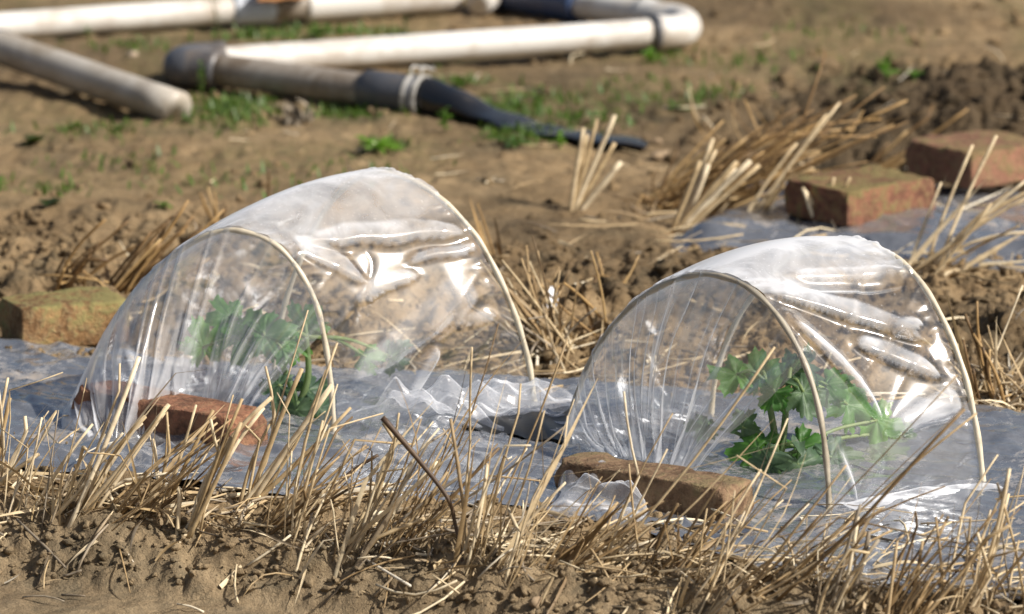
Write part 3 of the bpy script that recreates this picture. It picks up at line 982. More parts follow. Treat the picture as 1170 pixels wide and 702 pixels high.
brick_px("mossy tan brick at the left edge behind the big tunnel", (26, 399), (150, 388), 0.09, 0.047, M_BMOSS, 3, lx=0.125)
brick_px("long brown brick pressing down the film end of the right tunnel", (827, 599), (632, 564), 0.052, 0.037, M_BBROWN, 5, side=-1)
brick_px("long brick with an orange end under the front of the left tunnel", (264, 524), (82, 488), 0.056, 0.044, M_BORANGE, 7, side=-1)
brick_px("mossy red brick lying alone in front on the upper right film", (968, 258), (880, 239), 0.15, 0.045, M_BRED, 11, lx=0.115, side=-1, z=0.02)
brick_px("plain red brick behind the mossy red one at upper right", (1110, 214), (1042, 199), 0.14, 0.046, M_BPLAIN, 13, lx=0.13, side=-1, z=0.02)

# ------------------------------------------------------------------ pipes
def bez(pts, n=20):
    return catmull(pts, n)


def ring_end(mb, a, b, r, sides=28, wall=0.004, inner=0.05):
    """open pipe from a to b: outer wall, rim and a visible bore at b"""
    a = np.asarray(a); b = np.asarray(b); d = (b - a) / np.linalg.norm(b - a)
    pts = [a + (b - a) * t for t in np.linspace(0, 1, 12)] + [b + d * 0.0005, b, b - d * inner]
    rad = [r] * 12 + [r - wall * 0.5, r - wall, r - wall]
    mb.tube(pts, rad, sides, cap=True)


zc = 0.028
rtp = root("irrigation_pipe", at_z(235, 75, 0.0), "grey and white pipe bent back on itself ending in a flat black hose", "pipe", None)
cR = at_z(752, 37, 0.03); cL = at_z(232, 72, 0.03)
mb = MB(); mb.tube([cL + (cR - cL) * t for t in np.linspace(0, 1, 24)], 0.0212, 28); mb.build("pipe", M_PVC, rtp)
dA = at_z(246, 80, 0.03); dB = at_z(440, 106, 0.028)
mb = MB(); mb.tube([dA + (dB - dA) * t for t in np.linspace(0, 1, 14)], 0.0232, 28)
pg = mb.build("pipe", M_PVCD, rtp); pg["label"] = "stained grey pipe"
mb = MB()
eb = bez([at_z(258, 70, 0.03), at_z(232, 70.5, 0.03), at_z(212, 73, 0.03), at_z(208, 77, 0.03), at_z(226, 78.5, 0.03), at_z(252, 81, 0.03)], 28)
mb.tube(eb, [0.0285] * 3 + [0.027] * 22 + [0.0285] * 3, 28); mb.build("elbow", M_DARKPVC, rtp)
mb = MB(); c0 = at_z(418, 103, 0.028); c1 = at_z(478, 110, 0.028)
mb.tube([c0, c0 + (c1 - c0) * 0.02, c0 + (c1 - c0) * 0.5, c0 + (c1 - c0) * 0.8, c1], [0.026, 0.0285, 0.0285, 0.0275, 0.0265], 28); mb.build("coupling", M_DARKPVC, rtp)
mb = MB()
hp = [at_z(468, 109, .027), at_z(492, 112, .026), at_z(520, 119, .022), at_z(550, 128, .016), at_z(580, 137, .011), at_z(615, 147, .009), at_z(650, 153, .009), at_z(690, 158, .008), at_z(740, 164, .002)]
hc = bez(hp, 60)
tq = np.linspace(0, 1, 60)
ell = [(1 + 0.35 * sstep(.1, .5, t), max(0.10, 1 - 0.90 * sstep(.06, .42, t))) for t in tq]
hc = hc + np.array([[0, 0, 0.0015 * math.sin(i * 0.6)] for i in range(60)])
mb.tube(hc, [0.027] * 60, 24, ell=ell); mb.build("hose", M_RUBBER, rtp)
for k, px in enumerate((470, 482)):
    mb = MB(); c = at_z(px, 109.5 + k * 1.3, 0.027); d = hc[6] - hc[0]; d /= np.linalg.norm(d)
    a = np.cross(d, [0, 0, 1]); a /= np.linalg.norm(a); b = np.cross(a, d)
    for q in range(2):
        pts = [c + d * 0.0035 * q + 0.0295 * (a * math.cos(t) + b * math.sin(t)) for t in np.linspace(0, 2 * math.pi, 33)]
        mb.tube(pts, 0.0016, 6)
    w = bez([c + b * .029, c + b * .036 + a * .004, c + b * .041 - a * .004, c + b * .037 - a * .012 + d * .01, c + b * .044 + d * .015], 16)
    mb.tube(w, 0.0018, 6)
    mb.build("wire_clamp", M_WIRE, rtp)
mb = MB()
ew = bez([at_z(748, 37.5, .03), at_z(772, 36, .03), at_z(783, 31.5, .03), at_z(776, 24, .03), at_z(752, 20, .03), at_z(735, 16.5, .03)], 30)
mb.tube(ew, [0.0262] * 3 + [0.0242] * 24 + [0.0262] * 3, 28); mb.build("elbow", M_PVC, rtp)
mb = MB(); c = at_z(747, 37.6, .03); d = (cR - cL) / np.linalg.norm(cR - cL)
mb.tube([c - d * 0.004, c - d * 0.0035, c + d * 0.0035, c + d * 0.004], [0.0264, 0.0273, 0.0273, 0.0264], 28); mb.build("seal_ring", M_DARKPVC, rtp)
r0 = at_z(748, 19, .03); r1 = at_z(660, 4, .03)
mb = MB(); mb.tube([r0 + (r1 - r0) * t for t in np.linspace(0, 1, 8)], 0.0225, 28); mb.build("pipe", M_PVC, rtp)
r2 = r1 + (r1 - r0) * 1.1
mb = MB(); mb.tube([r1 - (r1 - r0) * .06, r1 - (r1 - r0) * .055] + [r1 + (r2 - r1) * t for t in np.linspace(0, 1, 8)], [0.024] + [0.031] * 9, 28)
mb.build("sleeve", M_BLUEPVC, rtp)

# back pipe
rtb = root("irrigation_pipe", at_z(150, 40, 0.0), "long white pipe crossing the very back with a pale blue joint", "pipe")
b0 = at_z(-60, 34, .03); b1 = at_z(560, -9, .03)
def along(px): return b0 + (b1 - b0) * ((px + 60) / 620.0)
mb = MB(); mb.tube([along(x) for x in np.linspace(-60, 300, 16)], 0.0205, 28); mb.build("pipe", M_PVC, rtb)
mb = MB(); mb.tube([along(256), along(257)] + [along(x) for x in np.linspace(260, 303, 6)] + [along(304)], [0.0208, 0.0236] + [0.0236] * 6 + [0.0208], 28); mb.build("coupling", M_BLUEGREY, rtb)
mb = MB(); mb.tube([along(x) for x in np.linspace(300, 345, 6)], 0.0222, 28); s_ = mb.build("pipe", M_PVCD, rtb); s_["label"] = "length of back pipe coloured grey for shadow"  # grey colour stands in for a shadow across the pipe
mb = MB(); mb.tube([along(340), along(341)] + [along(x) for x in np.linspace(345, 520, 10)], [0.0225, 0.0262] + [0.0262] * 10, 28); mb.build("pipe", M_PVC, rtb)
# open stub by the top edge
e0 = at_z(590, -22, .03); e1 = at_z(548, 2, .025)
mb = MB(); ring_end(mb, e0, e1, 0.021)
st = mb.build("pipe_offcut", M_PVC); tag(st, "short open ended white pipe cut off by the top edge", "pipe")
mb = MB(); pl0 = at_z(296, -6, .055); pl1 = at_z(352, -10, .055)
for dz, dy in ((0, 0),):
    dirv = (pl1 - pl0)
    V = []
    for t in np.linspace(0, 1, 9):
        for (oy, oz) in ((-.03, -.006), (-.03, .008), (.03, .009), (.03, -.006)):
            V.append(pl0 + dirv * t + np.array([0.002 * math.sin(t * 9), oy, oz + 0.001 * math.sin(t * 13)]))
    F = [(i * 4 + k, i * 4 + (k + 1) % 4, (i + 1) * 4 + (k + 1) % 4, (i + 1) * 4 + k) for i in range(8) for k in range(4)] + [(3, 2, 1, 0), (32, 33, 34, 35)]
    mb.add(V, F)
pk = mb.build("plank", M_ORANGE, smooth=False); tag(pk, "orange brown board lying over the back pipe at the top edge", "board")

# left diagonal pipe
rtl = root("irrigation_pipe", at_z(215, 135, 0.0), "grimy pale pipe slanting from the left edge into the soil", "pipe")
a0 = at_z(-90, 24, .06); a1 = at_z(203, 124, .014)
mb = MB(); ring_end(mb, a0, a1, 0.0245); mb.build("pipe", M_PVCG, rtl)
mb = MB(); d = (a1 - a0) / np.linalg.norm(a1 - a0); c = a0 + (a1 - a0) * ((4 + 90) / 293.0)
mb.tube([c - d * .003, c - d * .0028, c + d * .0028, c + d * .003], [0.0248, 0.0266, 0.0266, 0.0248], 28); mb.build("seal_ring", M_DARKPVC, rtl)

# ------------------------------------------------------------------ straw
def stalk(mb, a, b, r0, r1, bend=0.0, sides=5, blade=False, nseg=6, droop=0.0):
    a = np.asarray(a, float); b = np.asarray(b, float)
    d = b - a; ln = np.linalg.norm(d)
    if ln < 1e-4: return
    side = np.cross(d, [random.uniform(-1, 1), random.uniform(-1, 1), 0.3]); side /= np.linalg.norm(side) + 1e-9
    k1 = random.uniform(0.25, 0.75)
    pts = []
    for t in np.linspace(0, 1, nseg + 1):
        p = a + d * t + side * bend * ln * math.sin(t * math.pi) * (0.6 + k1)
        p = p - np.array([0, 0, droop * ln * t ** 3])
        pts.append(p)
    if nseg >= 6 and r0 < 0.0024 and random.random() < 0.22:      # a broken stalk folds over
        kq = random.randint(3, 5); ax = Vector((random.uniform(-1, 1), random.uniform(-1, 1), 0.1)).normalized()
        rot = np.array(Matrix.Rotation(random.uniform(0.4, 1.5), 3, ax))
        for i in range(kq + 1, nseg + 1): pts[i] = pts[kq] + rot @ (pts[i] - pts[kq])
    rad = [r0 + (r1 - r0) * t for t in np.linspace(0, 1, nseg + 1)]
    if blade:
        w = np.cross(d, side); w /= np.linalg.norm(w) + 1e-9
        tw = random.uniform(-1.2, 1.2)
        V = []
        for i, p in enumerate(pts):
            t = i / nseg
            ww = w * math.cos(tw * t) + side * math.sin(tw * t)
            rr = rad[i] * 1.45 * (1 if t < 0.6 else max(0.12, (1 - t) / 0.4))
            V += [p - ww * rr, p + side * rr * 0.35, p + ww * rr]
        F = []
        for i in range(nseg):
            for k in range(2):
                F.append((i * 3 + k, i * 3 + k + 1, (i + 1) * 3 + k + 1, (i + 1) * 3 + k))
        mb.add(V, F)
    else:
        # swollen node on the stalk
        j = random.randint(2, nseg - 1) if nseg > 3 else 1
        rad[j] *= 1.18
        mb.tube(pts, rad, sides)


def clump(label, base, tips, n, m, r=(0.0012, 0.0022), root_r=0.018, spread=0.03, lenj=(0.6, 1.05), bend=0.03, blade=0.38, dy=0.02, exact=0, litter=0.28, group="straw stubble along the bed"):
    dens = 0.72 if group == FG and n > 8 else 1.0
    if group == FG and lenj[1] > 1.0: lenj = (0.72, 1.28)
    """base, tips in photo pixels -> a tuft rooted at the ground point, leaning to its tips"""
    p0 = gpt(*base)
    mb = MB()
    tp = []
    for (tx, ty) in tips:
        tp.append(at_y(tx, ty, p0[1] + random.uniform(-dy, dy)))
    n = max(1, int(round(n * dens)))
    for i in range(n):
        t = tp[i % len(tp)]
        ex = i < exact
        a0 = random.uniform(0, 2 * math.pi); rr = root_r * math.sqrt(random.random()) * (0.6 if ex else 1)
        a = p0 + np.array([rr * math.cos(a0), rr * math.sin(a0) * 0.9, 0])
        a[2] = surf_z(a[0], a[1]) - 0.008
        f = 1.0 if ex else random.uniform(*lenj)
        sp = spread * (0.12 if ex else 1)
        b = a + (t - p0) * f + np.array([random.gauss(0, sp), random.gauss(0, sp), random.gauss(0, sp * 0.45)]) * (0.4 + f * 0.6)
        if not ex and group == FG and random.random() < 0.35: b[2] += random.uniform(0.0, 0.05)
        b[2] = max(b[2], surf_z(b[0], b[1]) + 0.004)
        r0 = random.uniform(*r) * (1.0 if ex or group != FG else random.choice([0.42, 0.6, 0.8, 1.1]))
        bl = random.random() < blade and not ex
        stalk(mb, a, b, r0, r0 * random.uniform(0.55, 0.95), random.gauss(0, bend * 1.3), 6 if r0 > 0.002 else 5, bl, droop=max(0, random.gauss(0.0, 0.05)))
    # fallen pieces round the root belong to the tuft
    for i in range(int(n * litter)):
        a0 = random.uniform(0, 2 * math.pi); q = random.uniform(0.01, 0.05)
        a = p0 + np.array([q * math.cos(a0), q * math.sin(a0), 0]); th = random.uniform(0, 2 * math.pi); l = random.uniform(0.02, 0.09)
        b = a + np.array([l * math.cos(th), l * math.sin(th), 0])
        a[2] = surf_z(a[0], a[1]) + 0.003; b[2] = surf_z(b[0], b[1]) + random.uniform(0.002, 0.02)
        stalk(mb, a, b, r[0], r[0] * 0.7, random.gauss(0, 0.08), 5, random.random() < 0.5, nseg=4)
    o = mb.build("straw_tuft", m, origin=p0)
    return tag(o, label, "straw tuft", group)


FG = "straw stubble along the front of the bed"
BG = "straw stubble behind the bed"
THICK = (0.0019, 0.0030)
clump("straw tuft cut by the left edge beside the grey film", (-8, 560), [(14, 418), (30, 470), (8, 440), (40, 500)], 14, M_PALE, THICK, 0.02, 0.02, exact=3, group=FG)
clump("fan of pale and brown straw nearest the left corner, tips on the film", (62, 590), [(100, 480), (150, 470), (120, 520), (35, 505)], 26, M_GOLD, (0.0012, 0.0024), 0.026, 0.03, exact=3, group=FG)
clump("thick pale straw leaning right before the left tunnel's bulge", (92, 588), [(203, 440), (160, 470), (180, 455), (135, 490)], 14, M_PALE, THICK, 0.02, 0.018, exact=4, group=FG)
clump("dense sheaf of brown straw leaning across the orange brick", (128, 590), [(262, 468), (240, 485), (250, 476), (275, 462)], 34, M_TAN, (0.0010, 0.0019), 0.025, 0.022, lenj=(0.5, 1.0), exact=6, group=FG)
clump("tall bundle of thick pale straw just left of the orange brick end", (214, 612), [(306, 438), (280, 470), (296, 455), (268, 490)], 11, M_PALE, THICK, 0.011, 0.010, lenj=(0.6, 1), exact=4, blade=0.05, group=FG)
clump("ragged pale straw tuft hiding the dark side of the orange ended brick", (186, 592), [(232, 452), (215, 470), (250, 460), (200, 480), (170, 495)], 20, M_PALE, (0.0010, 0.0022), 0.024, 0.022, exact=4, group=FG)
clump("pale straw fan between the left edge tuft and the corner fan", (22, 588), [(62, 450), (40, 470), (90, 470), (75, 500)], 20, M_PALE, (0.0009, 0.0020), 0.022, 0.022, exact=3, group=FG)
clump("thin pale straw fan rising before the left tunnel's near hoop foot", (330, 612), [(362, 470), (385, 480), (345, 500), (410, 500)], 20, M_PALE, (0.0009, 0.0019), 0.022, 0.022, exact=3, group=FG)
clump("single short straw stub standing upright in front of the sheaf", (203, 612), [(206, 546)], 2, M_PALE, (0.002, 0.0026), 0.004, 0.004, exact=1, litter=1, group=FG)
clump("spread of cream straws crossing the left tunnel's near hoop foot", (276, 578), [(308, 408), (341, 398), (375, 430), (398, 455), (356, 465), (318, 455)], 13, M_PALE, (0.0019, 0.0030), 0.012, 0.012, exact=6, blade=0.05, group=FG)
clump("thin brown straw sheaf lying low to the right of the cream straws", (292, 606), [(400, 500), (420, 520), (395, 530), (375, 545)], 30, M_TAN, (0.0009, 0.0017), 0.022, 0.022, exact=5, group=FG)
clump("wide golden straw tuft at the foot of the left tunnel's crumpled film", (398, 640), [(470, 470), (500, 455), (430, 520), (540, 520), (440, 500)], 44, M_GOLD, (0.0010, 0.0021), 0.026, 0.028, lenj=(0.6, 1.2), exact=6, group=FG)
clump("slender golden tuft just left of the dark bent twig", (452, 636), [(560, 440), (520, 480), (500, 560), (580, 500)], 30, M_TAN, (0.0009, 0.0018), 0.025, 0.028, lenj=(0.6, 1.2), exact=4, group=FG)
clump("upright straw tuft just right of the dark bent twig", (535, 642), [(592, 432), (602, 470), (560, 500), (620, 520)], 24, M_GOLD, (0.0010, 0.0020), 0.024, 0.024, lenj=(0.6, 1.2), exact=4, group=FG)
clump("loose pale straws in front of the black film flap", (578, 655), [(660, 470), (640, 530), (610, 560), (690, 510)], 22, M_PALE, (0.0010, 0.0019), 0.026, 0.026, lenj=(0.6, 1.2), exact=3, group=FG)
clump("heavy brown straw sheaf leaning to the long brown brick's shaded side", (640, 650), [(725, 560), (735, 575), (710, 570), (745, 560)], 42, M_TAN, (0.0010, 0.0019), 0.028, 0.02, lenj=(0.5, 1), exact=8, group=FG)
clump("few tall fine stalks rising in front of the right tunnel's gathered film", (690, 640), [(896, 385), (782, 450), (760, 500), (800, 560)], 12, M_GOLD, (0.0010, 0.0016), 0.016, 0.02, lenj=(0.5, 1), exact=3, group=FG)
clump("mixed straw tuft below the long brown brick's middle", (748, 655), [(830, 560), (800, 580), (850, 590), (780, 570)], 34, M_TAN, (0.0010, 0.0020), 0.03, 0.03, lenj=(0.6, 1.2), exact=4, group=FG)
clump("pale straw tuft below the long brown brick's lit end", (800, 690), [(880, 530), (850, 590), (900, 580), (835, 600)], 30, M_PALE, (0.0010, 0.0019), 0.028, 0.026, lenj=(0.6, 1.2), exact=4, group=FG)
clump("brown straws sweeping right toward the right tunnel's near hoop", (850, 680), [(1010, 590), (970, 600), (1100, 440), (950, 570)], 30, M_TAN, (0.0009, 0.0017), 0.028, 0.024, lenj=(0.6, 1.2), exact=5, group=FG)
clump("stout straw tuft standing under the right tunnel's near hoop foot", (945, 705), [(1000, 585), (970, 570), (985, 610), (1010, 600)], 26, M_GOLD, (0.0015, 0.0026), 0.022, 0.02, lenj=(0.5, 1), exact=4, group=FG)
clump("big brown sheaf leaning right below the right tunnel's film hem", (1012, 712), [(1110, 570), (1090, 590), (1130, 560), (1080, 610)], 46, M_TAN, (0.0011, 0.0020), 0.03, 0.024, lenj=(0.5, 1), exact=8, group=FG)
clump("pale tuft near the bottom right corner", (1098, 705), [(1150, 555), (1120, 570), (1165, 590), (1140, 600)], 30, M_PALE, (0.0010, 0.0021), 0.028, 0.026, lenj=(0.6, 1.2), exact=4, group=FG)
clump("brown straw tuft cut off by the right edge at the bottom", (1172, 690), [(1200, 560), (1150, 570), (1180, 590)], 22, M_GOLD, (0.0010, 0.0020), 0.026, 0.024, group=FG)
clump("small tuft of fine straws between the two large sheaves at lower right", (905, 660), [(930, 600), (880, 600), (945, 570)], 18, M_GOLD, (0.0009, 0.0016), 0.024, 0.024, group=FG)
clump("thin tuft leaning before the dark gap under the left tunnel's brick", (340, 640), [(420, 570), (400, 590), (430, 600)], 16, M_GOLD, (0.0009, 0.0016), 0.022, 0.02, group=FG)

clump("dark brown stubble sheaf standing above the mossy tan brick", (72, 330), [(130, 238), (150, 255), (110, 270), (95, 285)], 15, M_BROWN, (0.0016, 0.0026), 0.018, 0.012, exact=3, blade=0.1, group=BG)
clump("larger dark sheaf leaning against the left tunnel's back", (135, 332), [(222, 224), (205, 250), (235, 250), (185, 262)], 24, M_BROWN, (0.0016, 0.0027), 0.022, 0.014, exact=4, blade=0.1, group=BG)
clump("four short dark stalks fanned above the left tunnel", (252, 258), [(230, 212), (241, 203), (248, 210), (263, 224)], 5, M_BROWN, (0.0016, 0.0022), 0.008, 0.006, exact=4, blade=0, litter=0, group=BG)
clump("lone dark stalk upright above the left tunnel's top edge", (303, 240), [(307, 186)], 1, M_DARK, (0.0022, 0.0026), 0.002, 0.002, exact=1, blade=0, litter=0, group=BG)
clump("brown wispy stalks beside the left tunnel's far hoop", (565, 295), [(540, 205), (548, 215), (560, 235)], 8, M_BROWN, (0.0012, 0.0018), 0.014, 0.012, group=BG)
clump("fallen golden straws heaped between the two tunnels", (645, 405), [(560, 280), (590, 310), (612, 330), (700, 340), (575, 330)], 26, M_GOLD, (0.0011, 0.0020), 0.03, 0.022, exact=5, litter=1.2, group=BG)
clump("upright brown straw fan close behind the left tunnel's far hoop foot", (625, 400), [(585, 280), (605, 290), (640, 300), (655, 320), (570, 300)], 22, M_TAN, (0.0010, 0.0018), 0.026, 0.022, exact=4, group=BG)
clump("long leaning brown stalk pair left of the right tunnel's near hoop", (690, 385), [(610, 305), (670, 285)], 4, M_BROWN, (0.0014, 0.0019), 0.012, 0.012, exact=2, group=BG)
clump("neat fan of five cream stalks standing alone in the soil", (655, 243), [(672, 137), (686, 128), (705, 123), (704, 147), (706, 178)], 6, M_PALE, (0.0030, 0.0038), 0.010, 0.005, exact=6, blade=0, bend=0.006, litter=0, group=BG)
clump("thick cream stalks beside the start of the upper right film", (770, 268), [(815, 147), (806, 180), (836, 182), (846, 176), (858, 178), (868, 182)], 9, M_PALE, (0.0030, 0.0040), 0.016, 0.006, exact=9, blade=0, bend=0.006, litter=0.3, group=BG)
clump("great brown sheaf sweeping right over the dark soil", (770, 232), [(1000, 92), (960, 120), (900, 140), (940, 125), (985, 118), (870, 165)], 140, M_BROWN, (0.0009, 0.0021), 0.06, 0.04, lenj=(0.35, 1), exact=10, bend=0.02, group=BG)
clump("pale stalks leaning out of the brown sheaf", (850, 260), [(965, 112), (930, 150), (905, 160)], 8, M_PALE, (0.0018, 0.0026), 0.02, 0.014, exact=3, group=BG)
clump("brown stalks leaning right above the mossy red brick", (985, 200), [(1105, 125), (1090, 105), (1060, 140)], 9, M_BROWN, (0.0018, 0.0026), 0.02, 0.016, exact=3, group=BG)
clump("cream stubs standing in front of the mossy red brick", (940, 274), [(918, 202), (967, 196), (1005, 222), (970, 215)], 6, M_PALE, (0.0024, 0.0032), 0.016, 0.006, exact=4, blade=0, group=BG)
clump("pale straw fan rising over the upper right film at the right edge", (1050, 318), [(1110, 158), (1142, 215), (1175, 200), (1190, 240), (1090, 260), (1120, 290)], 24, M_PALE, (0.0016, 0.0028), 0.026, 0.02, exact=5, group=BG)
clump("dark brown stalks to the right of the right tunnel's far hoop", (1135, 470), [(1106, 330), (1100, 345), (1120, 390)], 9, M_BROWN, (0.0016, 0.0026), 0.014, 0.010, exact=3, group=BG)
clump("tangled golden straw heap at the right edge behind the bed", (1150, 462), [(1110, 380), (1180, 350), (1210, 400), (1080, 420)], 30, M_GOLD, (0.0010, 0.0019), 0.04, 0.03, litter=1.5, group=BG)
clump("flat scatter of pale straw below the cream stalk fan", (725, 248), [(660, 262), (800, 235), (780, 285), (690, 280)], 12, M_GOLD, (0.0014, 0.0022), 0.03, 0.02, exact=4, group=BG)
clump("hair thin withered stems behind the great brown sheaf", (868, 170), [(858, 95), (880, 70), (900, 100), (845, 120)], 9, M_BROWN, (0.0008, 0.0013), 0.03, 0.03, bend=0.1, blade=0, litter=0, group=BG)
clump("arched pale straw curving up over the back of the brown sheaf", (862, 150), [(785, 82), (800, 120)], 2, M_GOLD, (0.0014, 0.0019), 0.008, 0.004, bend=0.14, exact=2, blade=0, litter=0, group=BG)
clump("straw strewn beside the start of the ridge left of the film's end", (700, 330), [(660, 300), (740, 320), (690, 280)], 7, M_BROWN, (0.0010, 0.0016), 0.03, 0.03, group=BG)

# litter of broken straw
mb = MB()
def litter(n, smin, smax, wmin, wmax, lmin, lmax, lift, r=(0.0007, 0.0017)):
    for _ in range(n):
        s = random.uniform(smin, smax); w = random.uniform(wmin, wmax)
        x, y = sw2xy(s, w)
        if abs(x) > 0.8: continue
        th = random.gauss(0.25, 0.8) if random.random() < 0.75 else random.uniform(0, 6.28)
        l = random.uniform(lmin, lmax)
        a = np.array([x, y, surf_z(x, y) + random.uniform(0.001, lift)])
        bx, by = x + l * math.cos(th), y + l * math.sin(th)
        b = np.array([bx, by, surf_z(bx, by) + random.uniform(0.001, lift * 1.6)])
        r0 = random.uniform(*r)
        stalk(mb, a, b, r0, r0 * 0.75, random.gauss(0, 0.07), 5, random.random() < 0.45, nseg=4)


litter(280, -0.62, 0.62, -0.43, -0.30, 0.015, 0.10, 0.009)
litter(170, 0.0, 0.62, -0.48, -0.38, 0.02, 0.12, 0.012)
litter(70, -0.6, 0.6, -0.30, -0.12, 0.03, 0.13, 0.012, (0.0006, 0.0012))
litter(60, -0.6, 0.6, -0.56, -0.42, 0.015, 0.06, 0.006)
litter(170, -0.5, 0.65, 0.26, 0.42, 0.02, 0.10, 0.012)
litter(150, -0.7, 0.6, 0.4, 1.05, 0.015, 0.08, 0.008)
litter(260, -0.2, 0.75, 0.9, 1.7, 0.02, 0.14, 0.02, (0.0006, 0.0015))
litter(120, -0.9, 0.7, 1.2, 2.6, 0.01, 0.07, 0.006, (0.0006, 0.0012))
lt = mb.build("straw_litter", M_GOLD, origin=(0, 0, 0))
tag(lt, "broken golden straw littering the soil around the film edges", "straw litter", kind="stuff")

# dark twigs
mb = MB()
p0 = gpt(532, 655); yy = p0[1]
tw = bez([p0 - np.array([0, 0, .01]), at_y(520, 598, yy + .02), at_y(512, 570, yy + .02), at_y(482, 530, yy + .03), at_y(437, 477, yy + .04)], 24)
mb.tube(tw, list(np.linspace(0.0014, 0.0030, 24)), 7)
tag(mb.build("twig", M_TWIG, origin=p0), "dark bent twig standing up before the left tunnel's crumpled film", "twig")
mb = MB(); p0 = gpt(375, 565)
tw = bez([p0, at_y(400, 540, p0[1] + .01), at_y(432, 520, p0[1] + .01)], 12); mb.tube(tw, 0.0016, 6)
tag(mb.build("twig", M_TWIG, origin=p0), "short dark twig lying over the film left of the bent twig", "twig")

# ------------------------------------------------------------------ leaves and seedlings
def lobed_leaf(mb, c, size, direc, nrm, lobes=5, seed=0, curl=0.30, wave=0.055):
    rs = np.random.default_rng(seed)
    d = np.asarray(direc, float); d /= np.linalg.norm(d)
    nn = np.asarray(nrm, float); nn = nn - d * np.dot(nn, d); nn /= np.linalg.norm(nn)
    sd = np.cross(nn, d)
    nseg, nr = 80, 8
    V = [np.zeros(3)]
    vein = [1.0]
    ph = rs.uniform(0, 6)
    out = []
    for k in range(nseg):
        th = -math.pi + 2 * math.pi * k / nseg
        lb = abs(math.cos(th * lobes * 0.5)) ** 0.7          # deep rounded lobes
        r = (0.58 + 0.42 * lb) * (0.78 + 0.30 * math.cos(th * 0.5) ** 2)
        r *= 1 + 0.085 * math.sin(th * 19 + ph) + 0.06 * math.sin(th * 31 + ph * 2) + 0.10 * float(snoise(th * 1.3 + seed, 0.5, seed))
        if abs(th) > math.pi * 0.9: r *= 0.45
        out.append((th, r))
    for i in range(1, nr + 1):
        q = i / nr
        for th, r in out:
            x = q * r * math.cos(th); y = q * r * math.sin(th)
            z = -curl * 0.6 * (x * x * 0.8 + y * y) + 0.30 * float(snoise(x * 1.9 + seed * 3.1, y * 1.9 + 2, seed)) * q + wave * 1.4 * q * q * math.sin(th * 7 + ph)
            ax = (th * lobes / (2 * math.pi)) % 1.0; ax = min(ax, 1 - ax) * 2 * math.pi / lobes
            vd = q * r * abs(math.sin(ax)) if ax < 1.2 else 1
            z -= 0.03 * math.exp(-(vd / 0.05) ** 2)
            V.append(np.array([x, y, z])); vein.append(math.exp(-(vd / 0.035) ** 2) * (1 - 0.5 * q))
    V = np.array(V) * size * 0.5
    P = np.asarray(c) + V[:, 0:1] * d + V[:, 1:2] * sd + V[:, 2:3] * nn
    F = [(0, 1 + k, 1 + (k + 1) % nseg) for k in range(nseg)]
    for i in range(nr - 1):
        b0_, b1_ = 1 + i * nseg, 1 + (i + 1) * nseg
        F += [(b0_ + k, b1_ + k, b1_ + (k + 1) % nseg, b0_ + (k + 1) % nseg) for k in range(nseg)]
    mb.add(P, F)
    return vein


def seedling(label, base_px, leaves, stems, seed):
    p0 = at_z(*base_px, 0.006)
    rt = root("melon_seedling", p0, label, "seedling", "melon seedlings inside the tunnels")
    rs = random.Random(seed)
    for i, (x, y, szpx, ang, face, m, dy) in enumerate(leaves):
        c = at_y(x, y, p0[1] + dy)
        c[2] = max(c[2], 0.012)
        a = R(ang)
        size = szpx / FPX * 5.45
        direc = np.array([math.cos(a), 0.25 * rs.uniform(-1, 1), math.sin(a)])
        nrm = np.array([rs.uniform(-.3, .45), -face, 1.0 - face * 0.45])
        mb = MB(); vn = lobed_leaf(mb, c, size, direc, nrm, 5, seed * 31 + i, rs.uniform(0.2, 0.6), rs.uniform(0.04, 0.09))
        # stalk of the leaf
        hub = p0 + np.array([rs.uniform(-.006, .006), 0, 0])
        tops = [at_y(*st_[-1], p0[1]) for st_ in stems]
        if y < 470 and c[2] > 0.035: hub = min(tops, key=lambda t_: np.linalg.norm(t_ - c))
        pts = bez([hub, hub * 0.5 + c * 0.5 + np.array([0, 0, 0.008]), c], 10)
        mb2 = MB(); mb2.tube(pts, list(np.linspace(0.0026, 0.0014, 10)), 6)
        lf = mb.build("leaf", m, rt); set_attr(lf, "vein", vn)
        mb2.build("leaf_stalk", M_STEM, lf)
    for pts in stems:
        mb = MB(); q = bez([at_y(x, y, p0[1]) for x, y in pts], 16); mb.tube(q, list(np.linspace(0.0040, 0.0028, 16)), 8); mb.build("stem", M_STEM, rt)
    return rt


